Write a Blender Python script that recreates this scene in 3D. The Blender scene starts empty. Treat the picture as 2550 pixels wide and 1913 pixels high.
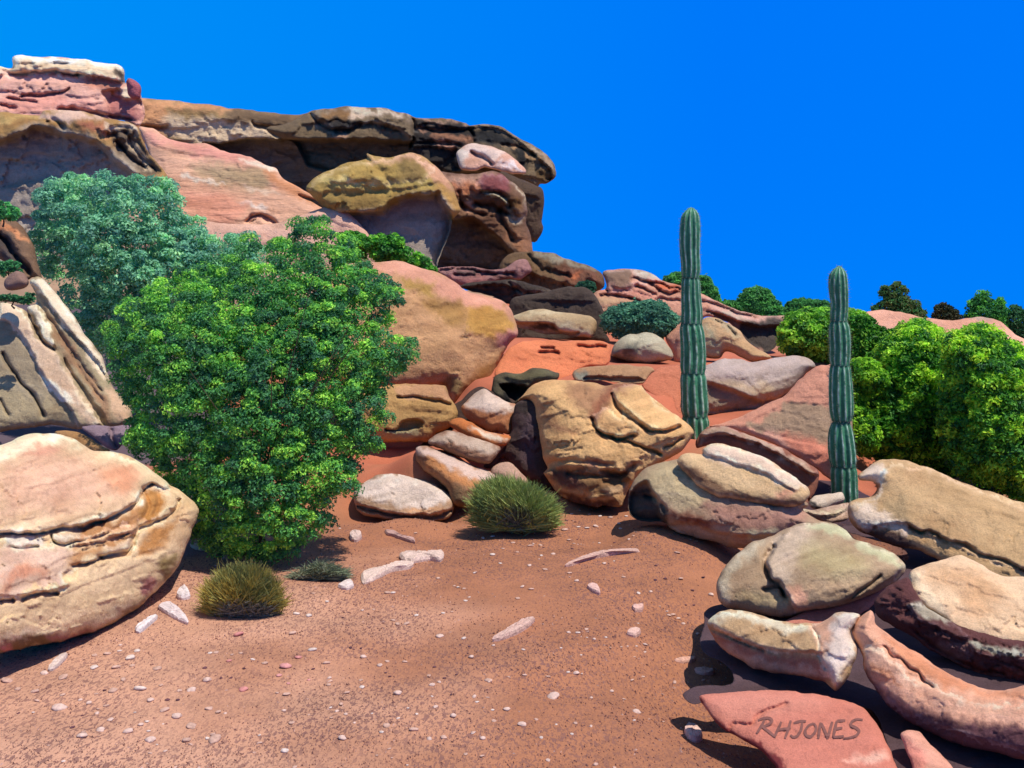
import bpy, math, random
import numpy as np
from mathutils import Vector

# ------------------------------------------------------------------ camera, sky, sun
scene = bpy.context.scene
F_PX, CX, CY, CAM_H = 2449.0, 1275.0, 956.5, 2.2          # focal length and centre in px of a 2550 px wide picture
PITCH = math.radians(3.66)
cam_d = bpy.data.cameras.new('camera'); cam = bpy.data.objects.new('camera', cam_d)
scene.collection.objects.link(cam)
cam.location = (0, 0, CAM_H); cam.rotation_euler = (math.radians(90) - PITCH, 0, 0)
cam_d.sensor_width = 36; cam_d.lens = 36 * F_PX / 2550; cam_d.clip_end = 5000; cam_d.clip_start = 0.05
scene.camera = cam

SUN = Vector((0.34, -0.20, 0.90)).normalized()
elev = math.asin(SUN.z); azim = math.atan2(SUN.x, SUN.y)
world = bpy.data.worlds.new('World'); scene.world = world; world.use_nodes = True
nt = world.node_tree; nt.nodes.clear()
def N(t, ty, **kw):
    n = t.nodes.new(ty)
    for k, v in kw.items(): setattr(n, k, v)
    return n
out = N(nt, 'ShaderNodeOutputWorld'); bg = N(nt, 'ShaderNodeBackground')
sky = N(nt, 'ShaderNodeTexSky', sky_type='NISHITA', sun_disc=False)
sky.sun_elevation = elev; sky.sun_rotation = azim; sky.altitude = 1500; sky.air_density = 1.0; sky.dust_density = 0.2; sky.ozone_density = 3.0
bg.inputs[1].default_value = 0.125
tc = N(nt, 'ShaderNodeTexCoord'); sx = N(nt, 'ShaderNodeSeparateXYZ')
nt.links.new(tc.outputs['Generated'], sx.inputs[0])
mr = N(nt, 'ShaderNodeMapRange'); mr.interpolation_type = 'SMOOTHSTEP'
mr.inputs['From Min'].default_value = 0.42; mr.inputs['From Max'].default_value = 0.62
nt.links.new(sx.outputs['Z'], mr.inputs['Value'])
# deep desert blue, nearly even, near the skyline; plain sky texture overhead as greyer fill
xr = N(nt, 'ShaderNodeMapRange'); xr.inputs['From Min'].default_value = -0.5; xr.inputs['From Max'].default_value = 0.2
nt.links.new(sx.outputs['X'], xr.inputs['Value'])
deep = N(nt, 'ShaderNodeMixRGB'); deep.inputs[1].default_value = (0.0, 1.87, 6.05, 1); deep.inputs[2].default_value = (0.0, 1.17, 6.2, 1)
nt.links.new(xr.outputs[0], deep.inputs[0])
k1 = N(nt, 'ShaderNodeMixRGB', blend_type='MIX'); k1.inputs[0].default_value = 0.05
nt.links.new(deep.outputs[0], k1.inputs[1])
tint = N(nt, 'ShaderNodeMixRGB', blend_type='MULTIPLY'); tint.inputs[0].default_value = 1; tint.inputs[2].default_value = (0.0, 0.8, 1.3, 1)
nt.links.new(sky.outputs[0], tint.inputs[1]); nt.links.new(tint.outputs[0], k1.inputs[2])
mx = N(nt, 'ShaderNodeMixRGB'); nt.links.new(mr.outputs[0], mx.inputs[0])
nt.links.new(k1.outputs[0], mx.inputs[1]); nt.links.new(sky.outputs[0], mx.inputs[2])
nt.links.new(mx.outputs[0], bg.inputs[0]); nt.links.new(bg.outputs[0], out.inputs[0])
sun_d = bpy.data.lights.new('sun', 'SUN'); sun_d.energy = 3.9; sun_d.angle = math.radians(0.5); sun_d.color = (1, 0.95, 0.87)
sun = bpy.data.objects.new('sun', sun_d); scene.collection.objects.link(sun)
sun.rotation_euler = SUN.to_track_quat('Z', 'Y').to_euler(); sun.location = (0, 0, 40)
scene.view_settings.view_transform = 'Standard'; scene.view_settings.look = 'None'
scene.view_settings.exposure = 0.3; scene.view_settings.gamma = 1

# ------------------------------------------------------------------ helpers
rng = np.random.default_rng(7); random.seed(7)
CROPS = {'A': (0, 100, .3617), 'B': (700, 200, .3617), 'C': (1400, 450, .3617), 'D': (1950, 600, .27125), 'E': (0, 650, .3617),
         'F': (0, 1050, .3617), 'G': (800, 700, .3617), 'H': (1500, 850, .3617), 'I': (1700, 1300, .3617), 'J': (400, 1300, .3617),
         'K': (1100, 1250, .3617), 'L': (0, 1500, .2441), 'Z': (0, 0, 1.1533), 'S': (0, 0, 1.0)}
def pts(s, n=2):
    """points of the photograph, read in one of the enlarged views"""
    o = (0, 0, 1); out = []; buf = []
    for tkn in s.split():
        if tkn.isalpha(): o = CROPS[tkn]; continue
        buf.append(float(tkn))
        if len(buf) == n:
            out.append([o[0] + buf[0]*o[2], o[1] + buf[1]*o[2]] + buf[2:]); buf = []
    return np.array(out)
cp_, sp_ = math.cos(PITCH), math.sin(PITCH)
def ray(px, py):
    x = (px - CX)/F_PX; v = -(py - CY)/F_PX
    y = cp_ + v*sp_; z = -sp_ + v*cp_
    return x/y, z/y
def pos(px, py, Y):
    rx, rz = ray(np.asarray(px, float), np.asarray(py, float)); Y = np.asarray(Y, float)
    return np.stack([rx*Y, Y + 0*rx, CAM_H + rz*Y], -1)
def gy(py):
    return -CAM_H/ray(CX, py)[1]
def hexc(h, k=0.92):
    h = h.lstrip('#'); c = np.array([int(h[i:i+2], 16)/255 for i in (0, 2, 4)])
    return np.where(c <= .04045, c/12.92, ((c+.055)/1.055)**2.4)*k
def hash3(i, j, k, s):
    i = i.astype(np.int64); j = j.astype(np.int64); k = k.astype(np.int64)
    h = (i*374761393 + j*668265263 + k*2147483647 + s*1274126177) & 0xffffffff
    h = ((h ^ (h >> 13))*1274126177) & 0xffffffff
    return ((h ^ (h >> 16)) & 0xffff)/65535.0*2-1
def noise3(p, s=0):
    f = np.floor(p); t = p-f; t = t*t*(3-2*t); i, j, k = f[..., 0], f[..., 1], f[..., 2]; r = 0
    for a in (0, 1):
        for b in (0, 1):
            for c in (0, 1):
                w = (t[..., 0] if a else 1-t[..., 0])*(t[..., 1] if b else 1-t[..., 1])*(t[..., 2] if c else 1-t[..., 2])
                r = r + w*hash3(i+a, j+b, k+c, s)
    return r
def fbm(p, oct=4, s=0, g=.5):
    r = 0; a = 1; q = p
    for o in range(oct):
        r = r + a*noise3(q, s+o*17); q = q*2.03+11.7; a *= g
    return r
def smooth_poly(P, closed=True, step=6.0):
    n = len(P); out = []
    for i in range(n if closed else n-1):
        if closed: p0, p1, p2, p3 = P[i-1], P[i], P[(i+1) % n], P[(i+2) % n]
        else: p0, p1, p2, p3 = P[max(i-1, 0)], P[i], P[i+1], P[min(i+2, n-1)]
        L = np.linalg.norm(p2-p1); m = max(1, int(L/step))
        for k in range(m):
            t = k/m
            out.append(.5*((2*p1)+(-p0+p2)*t*.8+(2*p0-5*p1+4*p2-p3)*t*t*1+(-p0+3*p1-3*p2+p3)*t**3) if False else
                       (2*t**3-3*t*t+1)*p1+(t**3-2*t*t+t)*.42*(p2-p0)+(-2*t**3+3*t*t)*p2+(t**3-t*t)*.42*(p3-p1))
    if not closed: out.append(P[-1])
    return np.array(out)
def segdist(Q, P, closed=True):
    A = P; B = np.roll(P, -1, 0)
    if not closed: A = P[:-1]; B = P[1:]
    best = np.full(len(Q), 1e18); near = np.zeros((len(Q), 2))
    for a, b in zip(A, B):
        d = b-a; L = d@d
        t = np.clip(((Q-a)@d)/L, 0, 1) if L > 0 else np.zeros(len(Q))
        c = a+t[:, None]*d; dd = ((Q-c)**2).sum(1); m = dd < best
        best[m] = dd[m]; near[m] = c[m]
    return np.sqrt(best), near
def inside(Q, P):
    x, y = Q[:, 0], Q[:, 1]; r = np.zeros(len(Q), bool); n = len(P)
    for i in range(n):
        x1, y1 = P[i]; x2, y2 = P[(i+1) % n]
        if y1 == y2: continue
        c = ((y1 > y) != (y2 > y)) & (x < (x2-x1)*(y-y1)/(y2-y1)+x1)
        r ^= c
    return r
def facets(Q, cell, s):
    """broken faces: each cell of a jittered grid gets a plane of its own"""
    G = np.floor(Q/cell); best = np.full(len(Q), 1e18); sec = best.copy(); val = np.zeros(len(Q)); z0 = np.zeros(len(Q))
    for a in (-1, 0, 1):
        for b in (-1, 0, 1):
            g = G+[a, b]; k = lambda m: hash3(g[:, 0], g[:, 1], z0, s+m)
            c = (g+.5+.42*np.stack([k(1), k(2)], 1))*cell; d = ((Q-c)**2).sum(1)
            v = k(3)*.35+(k(4)*(Q[:, 0]-c[:, 0])+k(5)*(Q[:, 1]-c[:, 1]))/cell*1.3
            m = d < best; sec = np.where(m, best, np.minimum(sec, d)); best = np.where(m, d, best); val = np.where(m, v, val)
    return val, np.sqrt(sec)-np.sqrt(best)
def sstep(t): t = np.clip(t, 0, 1); return t*t*(3-2*t)

def new_mesh(name, V, Fq, cols=None, mat=None, smooth=True, tris=False, loc=None, parent=None):
    V = np.asarray(V, np.float64); Fq = np.asarray(Fq)
    if loc is not None: V = V - np.asarray(loc)
    me = bpy.data.meshes.new(name); k = Fq.shape[1]
    me.vertices.add(len(V)); me.vertices.foreach_set('co', V.astype(np.float32).ravel())
    me.loops.add(Fq.size); me.loops.foreach_set('vertex_index', Fq.astype(np.int32).ravel())
    me.polygons.add(len(Fq)); me.polygons.foreach_set('loop_start', np.arange(0, Fq.size, k, dtype=np.int32))
    me.polygons.foreach_set('use_smooth', np.full(len(Fq), smooth))
    me.update(calc_edges=True); me.validate()
    if cols is not None:
        at = me.color_attributes.new('Col', 'FLOAT_COLOR', 'POINT')
        at.data.foreach_set('color', np.concatenate([cols, np.ones((len(cols), 1))], 1).astype(np.float32).ravel())
    if mat: me.materials.append(mat)
    o = bpy.data.objects.new(name, me); scene.collection.objects.link(o)
    if loc is not None and parent is None: o.location = loc
    if parent is not None: o.parent = parent
    return o
def tag(o, label, cat, group=None, kind=None):
    if label: o['label'] = label
    if cat: o['category'] = cat
    if group: o['group'] = group
    if kind: o['kind'] = kind
    return o
def empty(name, loc):
    o = bpy.data.objects.new(name, None); scene.collection.objects.link(o); o.location = loc; o.empty_display_size = .2
    return o

# ------------------------------------------------------------------ materials
def base_mat(name, rough=.9):
    m = bpy.data.materials.new(name); m.use_nodes = True; t = m.node_tree
    b = t.nodes['Principled BSDF']; b.inputs['Roughness'].default_value = rough; b.inputs['Specular IOR Level'].default_value = .25
    return m, t, b
def rock_mat(name, Y, streak=(1, 1, 1), bump=1.0, vary=1.0):
    """stone: colour from the mesh, mottled in three sizes; texture size grows with the size of the rock (Y)"""
    m, t, b = base_mat(name, .92)
    s = 10.0/Y
    at = N(t, 'ShaderNodeAttribute', attribute_name='Col'); g = N(t, 'ShaderNodeNewGeometry')
    mp = N(t, 'ShaderNodeMapping'); mp.inputs['Scale'].default_value = streak; t.links.new(g.outputs['Position'], mp.inputs[0])
    def nz(scale, det=6, r=.6, d=0.0, vec=mp):
        n = N(t, 'ShaderNodeTexNoise'); n.inputs['Scale'].default_value = scale*s; n.inputs['Detail'].default_value = det
        n.inputs['Roughness'].default_value = r; n.inputs['Distortion'].default_value = d
        t.links.new(vec.outputs[0], n.inputs['Vector']); return n
    big, mid, fine = nz(1.9, 8, .68, .3), nz(9, 10, .72, .2), nz(60, 6, .75)
    def rng_(n, a, bb, lo, hi):
        r = N(t, 'ShaderNodeMapRange'); t.links.new(n.outputs[0], r.inputs['Value'])
        for k, v in zip(('From Min', 'From Max', 'To Min', 'To Max'), (a, bb, lo, hi)): r.inputs[k].default_value = v
        return r
    hs = N(t, 'ShaderNodeMixRGB', blend_type='MULTIPLY'); hs.inputs[0].default_value = 1
    r1 = N(t, 'ShaderNodeValToRGB'); e = r1.color_ramp
    e.elements[0].position = .33; e.elements[0].color = (.86, .76, .70, 1); e.elements[1].position = .68; e.elements[1].color = (1.14, 1.12, 1.08, 1)
    x = e.elements.new(.5); x.color = (1, .98, .96, 1)
    t.links.new(big.outputs[0], r1.inputs[0]); t.links.new(at.outputs['Color'], hs.inputs[1]); t.links.new(r1.outputs[0], hs.inputs[2])
    hs.inputs[0].default_value = min(1, .75*vary)
    r2 = N(t, 'ShaderNodeValToRGB'); e = r2.color_ramp
    e.elements[0].position = .3; e.elements[0].color = (.74, .68, .64, 1); e.elements[1].position = .66; e.elements[1].color = (1.15, 1.12, 1.08, 1)
    x = e.elements.new(.46); x.color = (1, 1, 1, 1)
    t.links.new(mid.outputs[0], r2.inputs[0])
    m2 = N(t, 'ShaderNodeMixRGB', blend_type='MULTIPLY'); m2.inputs[0].default_value = min(1, .7*vary)
    t.links.new(hs.outputs[0], m2.inputs[1]); t.links.new(r2.outputs[0], m2.inputs[2])
    r3 = rng_(fine, .3, .7, .78, 1.18)
    m3 = N(t, 'ShaderNodeMixRGB', blend_type='MULTIPLY'); m3.inputs[0].default_value = 1
    cb = N(t, 'ShaderNodeCombineXYZ')
    for i in range(3): t.links.new(r3.outputs[0], cb.inputs[i])
    t.links.new(m2.outputs[0], m3.inputs[1]); t.links.new(cb.outputs[0], m3.inputs[2])
    t.links.new(m3.outputs[0], b.inputs['Base Color'])
    ad = N(t, 'ShaderNodeMath', operation='MULTIPLY_ADD'); t.links.new(mid.outputs[0], ad.inputs[0]); ad.inputs[1].default_value = 2.2
    t.links.new(fine.outputs[0], ad.inputs[2])
    bp = N(t, 'ShaderNodeBump'); bp.inputs['Strength'].default_value = .8*bump; bp.inputs['Distance'].default_value = .02*Y/10
    t.links.new(ad.outputs[0], bp.inputs['Height']); t.links.new(bp.outputs[0], b.inputs['Normal'])
    return m
def col_mat(name, rough=.85, transl=0.0, var=.25, nscale=30, bump=0, bdist=.01):
    m, t, b = base_mat(name, rough)
    at = N(t, 'ShaderNodeAttribute', attribute_name='Col')
    g = N(t, 'ShaderNodeNewGeometry'); n = N(t, 'ShaderNodeTexNoise'); n.inputs['Scale'].default_value = nscale; n.inputs['Detail'].default_value = 5
    t.links.new(g.outputs['Position'], n.inputs['Vector'])
    r = N(t, 'ShaderNodeMapRange'); r.inputs['From Min'].default_value = .3; r.inputs['From Max'].default_value = .7
    r.inputs['To Min'].default_value = 1-var; r.inputs['To Max'].default_value = 1+var; t.links.new(n.outputs[0], r.inputs['Value'])
    mm = N(t, 'ShaderNodeVectorMath', operation='SCALE'); t.links.new(at.outputs['Color'], mm.inputs[0]); t.links.new(r.outputs[0], mm.inputs['Scale'])
    t.links.new(mm.outputs[0], b.inputs['Base Color'])
    if bump:
        bp = N(t, 'ShaderNodeBump'); bp.inputs['Strength'].default_value = bump; bp.inputs['Distance'].default_value = bdist
        t.links.new(n.outputs[0], bp.inputs['Height']); t.links.new(bp.outputs[0], b.inputs['Normal'])
    if transl:
        tr = N(t, 'ShaderNodeBsdfTranslucent'); ms = N(t, 'ShaderNodeMixShader'); ms.inputs[0].default_value = transl
        t.links.new(mm.outputs[0], tr.inputs[0]); t.links.new(b.outputs[0], ms.inputs[1]); t.links.new(tr.outputs[0], ms.inputs[2])
        t.links.new(ms.outputs[0], t.nodes['Material Output'].inputs[0])
    return m
M_LEAF = col_mat('leaf', .55, .38, .18, 6)
M_BLADE = col_mat('blade', .8, .15, .2, 25)
M_BARK = col_mat('bark', .9, 0, .35, 40, .5)
M_CACTUS = col_mat('cactus_skin', .6, 0, .22, 26, .35)
M_WOOD = col_mat('driftwood', .9, 0, .3, 60, .6)
M_PEB = col_mat('pebble', .9, 0, .22, 50, .5)
M_INK = col_mat('letter_paint', .9, 0, .15, 60)

ANCH = []      # points where things stand: the ground is laid through them
seed_ctr = [100]

# ------------------------------------------------------------------ rocks
class Field: pass
def rock(name, label, cat, outline, a, lean=.6, T=60, R=None, Tb=None, plates=(), grooves=(), col='#b99a78', patches=(),
         sp=3.4, nz=5.0, nsc=70.0, streak=(1, 1, 1), bump=1.0, vary=1.0, anchor=True, kind=None, group=None, jag=2.5, warp=9.0, strata=None, parent=None, pw=.44, fac=1.0, onground=None):
    """One solid stone. The outline stands at its own distance; the body swells T towards the viewer and Tb away (lengths in px of
    the picture at that distance); plates are layers standing proud (or, negative, hollows), grooves are cracks."""
    seed_ctr[0] += 1; sd = seed_ctr[0]
    P = smooth_poly(pts(outline)); A = pts(a, 3) if isinstance(a, str) else a
    # uneven outline
    q = np.concatenate([P/26.0, np.full((len(P), 1), sd*1.7)], 1)
    P = P + np.stack([fbm(q, 3, sd), fbm(q+50, 3, sd)], 1)*jag
    x1, y1, Y1 = A[0]; x2, y2, Y2 = A[1] if len(A) > 1 else (x1+1, y1, Y1)
    Ym = .5*(Y1+Y2); l = lean*Ym/F_PX
    s = (Y2-Y1-l*(y1-y2))/(x2-x1) if len(A) > 1 else 0.0
    U = Ym/F_PX
    if anchor:
        ANCH.extend([(p[0], p[1], p[2]) for p in A])
    plates = [(smooth_poly(pts(p)), h, e) for p, h, e in plates]
    grooves = [(smooth_poly(pts(p), False), w, d) for p, w, d in grooves]
    patches = [(smooth_poly(pts(p)), hexc(c), e) for p, c, e in patches]
    ext = np.ptp(P, 0); R = (R or .5*min(ext))*.75; Tb = Tb if Tb is not None else T*.9+.15*min(ext)
    def height(Q, dist):
        t = np.clip(dist/R, 0, 1); prof = (1-(1-t)**2)**pw
        q = np.concatenate([Q/nsc, np.full((len(Q), 1), sd*3.1)], 1)
        wq = Q + np.stack([fbm(q*3+7, 3, sd+3), fbm(q*3+31, 3, sd+5)], 1)*3.0
        ramp = sstep(dist/25.0)
        h = T*prof + nz*ramp*(fbm(q, 5, sd, .5)*.75 - .7*np.abs(fbm(q*1.7+3, 4, sd+9)))
        if fac:
            fq = Q + np.stack([fbm(q*2+17, 4, sd+23, .6), fbm(q*2+71, 4, sd+25, .6)], 1)*nsc*.28
            f1, e1 = facets(fq*np.array([.62, 1.25]), nsc*1.15, sd); f2, e2 = facets(fq*np.array([.8, 1.1])+333, nsc*.42, sd+7)
            h += ramp*nz*fac*(f1*.95+f2*.22)
            an = hash3(np.array([sd]), np.array([3]), np.array([1]), 5)[0]*.35 if not strata else strata[2]
            u = -Q[:, 0]*math.sin(an)+Q[:, 1]*math.cos(an); v = Q[:, 0]*math.cos(an)+Q[:, 1]*math.sin(an)
            sq = np.stack([v/(nsc*2.6), u/(nsc*.62), np.full(len(Q), sd*2.3)], 1)
            cn = fbm(sq, 4, sd+61, .5)          # long thin bedding cracks and low ledges
            gate = sstep((fbm(sq*np.array([.9, .5, 1])+40, 2, sd+63)+.15)/.5)
            h += ramp*nz*fac*(.9*sstep((cn+.06)/.045)-.9*np.exp(-(cn/.028)**2)*gate)
        if strata:
            n, amp, ang = strata    # bedding layers weathered in and out
            c = (-Q[:, 0]*math.sin(ang)+Q[:, 1]*math.cos(ang)) + 12*fbm(q*.7, 3, sd+21)
            ph = c/n; fr = ph-np.floor(ph); lay = hash3(np.floor(ph), np.zeros(len(Q)), np.zeros(len(Q)), sd)
            h += ramp*amp*(lay*.6 - np.exp(-(fr/.14)**2) )
        for p, hh, e in plates:
            ins = inside(wq, p); d, _ = segdist(wq, p)
            h += np.where(ins, hh*1.15*sstep(d/(e*.55))**.6, 0)*sstep(dist/8.0+.3)
        for p, w, d0 in grooves:
            d, _ = segdist(wq, p, False); wn = w*.85*(1+.45*fbm(q*4, 2, sd+13))
            h -= 1.7*d0*np.exp(-(d/wn)**2)*sstep(dist/10.0+.2)
        return h
    def depth(Q):
        if onground is not None: return -(CAM_H-onground)/ray(CX, Q[:, 1])[1]
        return Y1 + s*(Q[:, 0]-x1) + l*(y1-Q[:, 1])
    def surf(Q, lift=0.0):
        d, _ = segdist(Q, P); Yv = depth(Q)-height(Q, d)*U
        return pos(Q[:, 0], Q[:, 1], Yv-lift)
    # grid clipped to the outline
    x0, y0 = P.min(0)-sp*1.5; xe, ye = P.max(0)+sp*2
    xs = np.arange(x0, xe, sp); ys = np.arange(y0, ye, sp); nx, ny = len(xs), len(ys)
    Q = np.stack(np.meshgrid(xs, ys), -1).reshape(-1, 2)
    ins = inside(Q, P); dist, near = segdist(Q, P)
    snap = (~ins) | (dist < .3*sp); Qs = np.where(snap[:, None], near, Q); dd = np.where(snap, 0, dist)
    idx = np.arange(nx*ny).reshape(ny, nx)
    c = np.stack([idx[:-1, :-1], idx[1:, :-1], idx[1:, 1:], idx[:-1, 1:]], -1).reshape(-1, 4)
    keep = (~snap)[c].any(1); c = c[keep]
    used = np.unique(c); mp = np.full(nx*ny, -1); mp[used] = np.arange(len(used)); c = mp[c]
    Qs = Qs[used]; dd = dd[used]; sn = snap[used]
    h = height(Qs, dd); h = np.where(sn, 0, np.maximum(h, -T*.9-60 if any(p[1] < 0 for p in plates) else -20))
    D = depth(Qs)
    Vf = pos(Qs[:, 0], Qs[:, 1], D-h*U)
    t = np.clip(dd/R, 0, 1); hb = Tb*np.sqrt(1-(1-t)**2)
    hb = np.maximum(hb, -h+4*(~sn))
    bi = np.where(~sn)[0]; Vb = pos(Qs[bi, 0], Qs[bi, 1], (D+hb*U)[bi])
    m2 = np.arange(len(Qs)); m2[bi] = len(Qs)+np.arange(len(bi))
    cb = m2[c][:, ::-1]
    V = np.concatenate([Vf, Vb]); Fq = np.concatenate([c, cb])
    # stone colours; some dark patches paint the shade of hollows and undersides
    q = np.concatenate([Qs/22.0, np.full((len(Qs), 1), sd*.7)], 1)
    wq = Qs + np.stack([fbm(q, 4, sd+40, .6), fbm(q+9, 4, sd+41, .6)], 1)*warp
    C = np.repeat(hexc(col)[None], len(Qs), 0)
    an = hash3(np.array([sd]), np.array([3]), np.array([1]), 5)[0]*.35
    u = -Qs[:, 0]*math.sin(an)+Qs[:, 1]*math.cos(an); v = Qs[:, 0]*math.cos(an)+Qs[:, 1]*math.sin(an)
    band = fbm(np.stack([v/(nsc*2.2), u/(nsc*.32), np.full(len(Qs), sd*1.9)], 1), 5, sd+81, .62)[:, None]
    for p, cc, e in patches:
        d, _ = segdist(wq, p); sgn = np.where(inside(wq, p), d, -d); w = sstep(.5+sgn/(2*e))[:, None]
        C = C*(1-w)+cc*w
    C = np.minimum(C*np.array([1.20, 1.12, .98]), .88)
    C = C*(1+.16*vary*band*np.array([.9, 1.0, 1.15]))
    for p, hh, e in plates:       # pale rims painted on the layers as sunlit edge highlights
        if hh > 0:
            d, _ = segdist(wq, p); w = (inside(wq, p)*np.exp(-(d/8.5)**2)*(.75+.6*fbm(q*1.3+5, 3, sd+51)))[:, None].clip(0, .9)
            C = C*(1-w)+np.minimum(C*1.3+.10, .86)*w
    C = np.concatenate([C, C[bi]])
    loc = pos((x1+x2)/2, (y1+y2)/2, Ym)
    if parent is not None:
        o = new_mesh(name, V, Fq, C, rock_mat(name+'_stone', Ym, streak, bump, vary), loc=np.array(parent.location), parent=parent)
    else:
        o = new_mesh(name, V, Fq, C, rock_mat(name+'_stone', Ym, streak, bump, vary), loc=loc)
        tag(o, label, None if kind else cat, group, kind)
    f = Field(); f.obj = o; f.surf = surf; f.P = P
    return f

exec_rocks = True
# ROCKS-BEGIN
# ---- lower right group
sig = rock('boulder', 'flat rose pink rock in the near right corner with painted letters and a branching crack', 'rock',
    'I 120 1200 250 1180 420 1168 640 1160 860 1178 1060 1215 1230 1275 1300 1350 1370 1450 1420 1560 1480 1700 1500 1800 700 1800 640 1680 560 1590 440 1510 320 1450 240 1390 170 1310',
    'I 320 1450 5.12 1420 1700 4.7', lean=1.45, T=34, R=60, col='#c97f70', nz=3, vary=.5,
    patches=[('I 120 1200 180 1310 260 1390 330 1440 450 1490 600 1570 720 1700 760 1800 600 1800 300 1500 100 1300', '#7c3638', 6),
             ('I 200 1200 700 1165 1000 1240 700 1330 420 1360 260 1340', '#cf8a7b', 30), ('I 1280 1600 1400 1600 1400 1640 1100 1650', '#efb6a6', 10)],
    grooves=[('I 715 1255 600 1290 510 1340 470 1390 350 1395 320 1440', 6, 9)], anchor=True)
rock('rock', 'small pale pink rock right of the lettered rose rock', 'rock',
    'I 1500 1455 1600 1440 1650 1460 1720 1540 1780 1600 1850 1680 1900 1800 1640 1800 1560 1620', 'I 1560 1700 4.66 1850 1700 4.66', lean=1.2, T=22, R=40,
    col='#d79f8f', patches=[('I 1500 1500 1620 1560 1680 1700 1560 1700', '#d98d80', 15)], anchor=False)
rock('boulder', 'long salmon and cream slab with a zigzag crack running off the right edge', 'boulder',
    'I 1165 760 1200 680 1290 610 1325 640 1330 700 1450 800 1620 900 1760 1000 1900 1080 2050 1140 2212 1160 2450 1150 2500 1640 2212 1600 2000 1560 1820 1500 1660 1430 1520 1350 1410 1260 1320 1130 1250 1020 1238 930 1190 830',
    'I 1250 1000 5.5 2200 1600 4.72', lean=.85, T=75, R=95, col='#d8a48c', nz=5,
    plates=[('I 1240 870 1330 880 1450 960 1600 1080 1760 1140 2000 1240 2500 1300 2500 1600 1700 1400 1400 1230 1220 1000', 7, 18)],
    grooves=[('I 1390 860 1440 920 1510 950 1560 1010 1620 1040 1650 1090 1730 1140', 4.5, 14)],
    patches=[('I 1180 700 1300 630 1330 800 1290 850 1200 830', '#dba890', 12), ('I 1250 870 1400 920 1620 1060 1760 1160 2050 1260 2450 1330 2450 1400 2000 1340 1700 1280 1420 1120 1280 980', '#e3b29c', 14),
             ('I 1300 960 1420 1060 1500 1140 1420 1110 1320 1040', '#c98a6c', 10), ('I 1360 760 1700 960 2050 1140 2450 1200 2450 1230 1900 1160 1560 990', '#d2906f', 14),
             ('I 1260 1000 1400 1170 1560 1280 1750 1330 2000 1380 2450 1440 2450 1700 1500 1440 1260 1100', '#5f3f48', 14)])  # this dark patch paints the slab's shaded underside
rock('boulder', 'dark mauve layered rock under the cream slab at the right edge', 'boulder',
    'I 1310 560 1360 500 1420 440 1500 400 1560 390 1600 480 1700 600 1900 700 2212 800 2480 850 2480 1120 2212 1105 2050 1060 1850 960 1700 880 1600 800 1450 720 1350 650',
    'I 1350 650 6.5 2200 1105 6.0', lean=.35, T=45, R=90, col='#6d4546', nz=9, nsc=40, bump=1.6,
    plates=[('I 1560 560 1700 590 1850 690 1990 790 1900 800 1720 720 1600 660', 12, 10), ('I 1980 820 2212 880 2480 900 2480 960 2212 950 2000 900', 10, 8)],
    grooves=[('I 1610 760 1800 900 2000 1000 2212 1050', 5, 10)],
    patches=[('I 1560 560 1640 560 1760 620 1850 690 1780 690 1640 640', '#c2bcae', 6), ('I 1760 800 1980 850 1970 940 1850 950 1770 900', '#8d6a6c', 15), ('I 1980 815 2212 870 2480 890 2480 920 2212 910 2010 860', '#b9b8ac', 6),
             ('I 1900 980 2212 1000 2480 1010 2480 1100 2100 1070', '#8a4b40', 12)])
rock('boulder', 'large flat-topped cream slab with tan stains resting on dark mauve rock at the right edge', 'boulder',
    'I 1558 350 1620 310 1760 270 1880 235 1960 245 2060 300 2212 370 2480 420 2480 860 2212 835 2050 790 1900 750 1800 660 1680 590 1610 535 1565 460',
    'I 1610 535 6.5 2212 835 6.1', lean=1.15, T=34, R=50, col='#e2c3a4', nz=4,
    patches=[('I 1660 370 1820 310 1980 330 2150 420 2212 520 2000 560 1900 460 1780 420', '#cfa783', 30), ('I 1950 480 2100 560 2150 620 2000 660 1930 560', '#d6ae8b', 20), ('I 1560 350 1640 310 1700 460 1850 640 1900 740 1620 540', '#edd2b6', 15)],
    anchor=False)
rock('boulder', 'tan kidney-shaped boulder with a white fractured end, lower right beside the sand', 'boulder',
    'I 170 700 200 650 260 610 330 600 450 620 580 660 720 690 860 700 960 690 1060 625 1140 620 1225 640 1180 720 1155 770 1190 850 1200 920 1170 990 1140 1070 1060 1165 1010 1130 940 1090 800 1060 640 1040 500 1010 380 940 280 880 210 800',
    'I 380 950 6.15 1060 1165 5.45', lean=.95, T=85, R=110, col='#c2a27e', nz=5,
    plates=[('I 190 690 260 615 460 630 700 690 880 710 930 800 960 900 800 900 620 890 430 830 300 770 220 730', 14, 14), ('I 900 700 1060 625 1225 640 1160 770 1195 900 1100 1050 1040 1150 960 1000 930 850', 10, 10)],
    grooves=[('I 200 740 320 790 450 850 560 890', 4, 10), ('I 880 700 930 790 940 880 960 960 990 1010', 4, 8)],
    patches=[('I 190 700 260 615 460 630 660 690 860 720 800 760 560 720 400 660 280 690', '#dcd3bd', 10), ('I 180 760 300 800 560 880 800 930 960 960 1000 1100 760 1060 480 1010 280 890', '#a86f5f', 14),
             ('I 240 830 420 900 640 960 900 1010 960 1060 640 1040 420 990', '#c3a191', 9), ('I 960 720 1060 625 1225 640 1160 770 1195 900 1110 1000 1050 1110 1000 1040 960 900', '#dacac4', 14), ('I 880 700 1020 660 1000 860 950 900', '#d3a58e', 14)])
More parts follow.
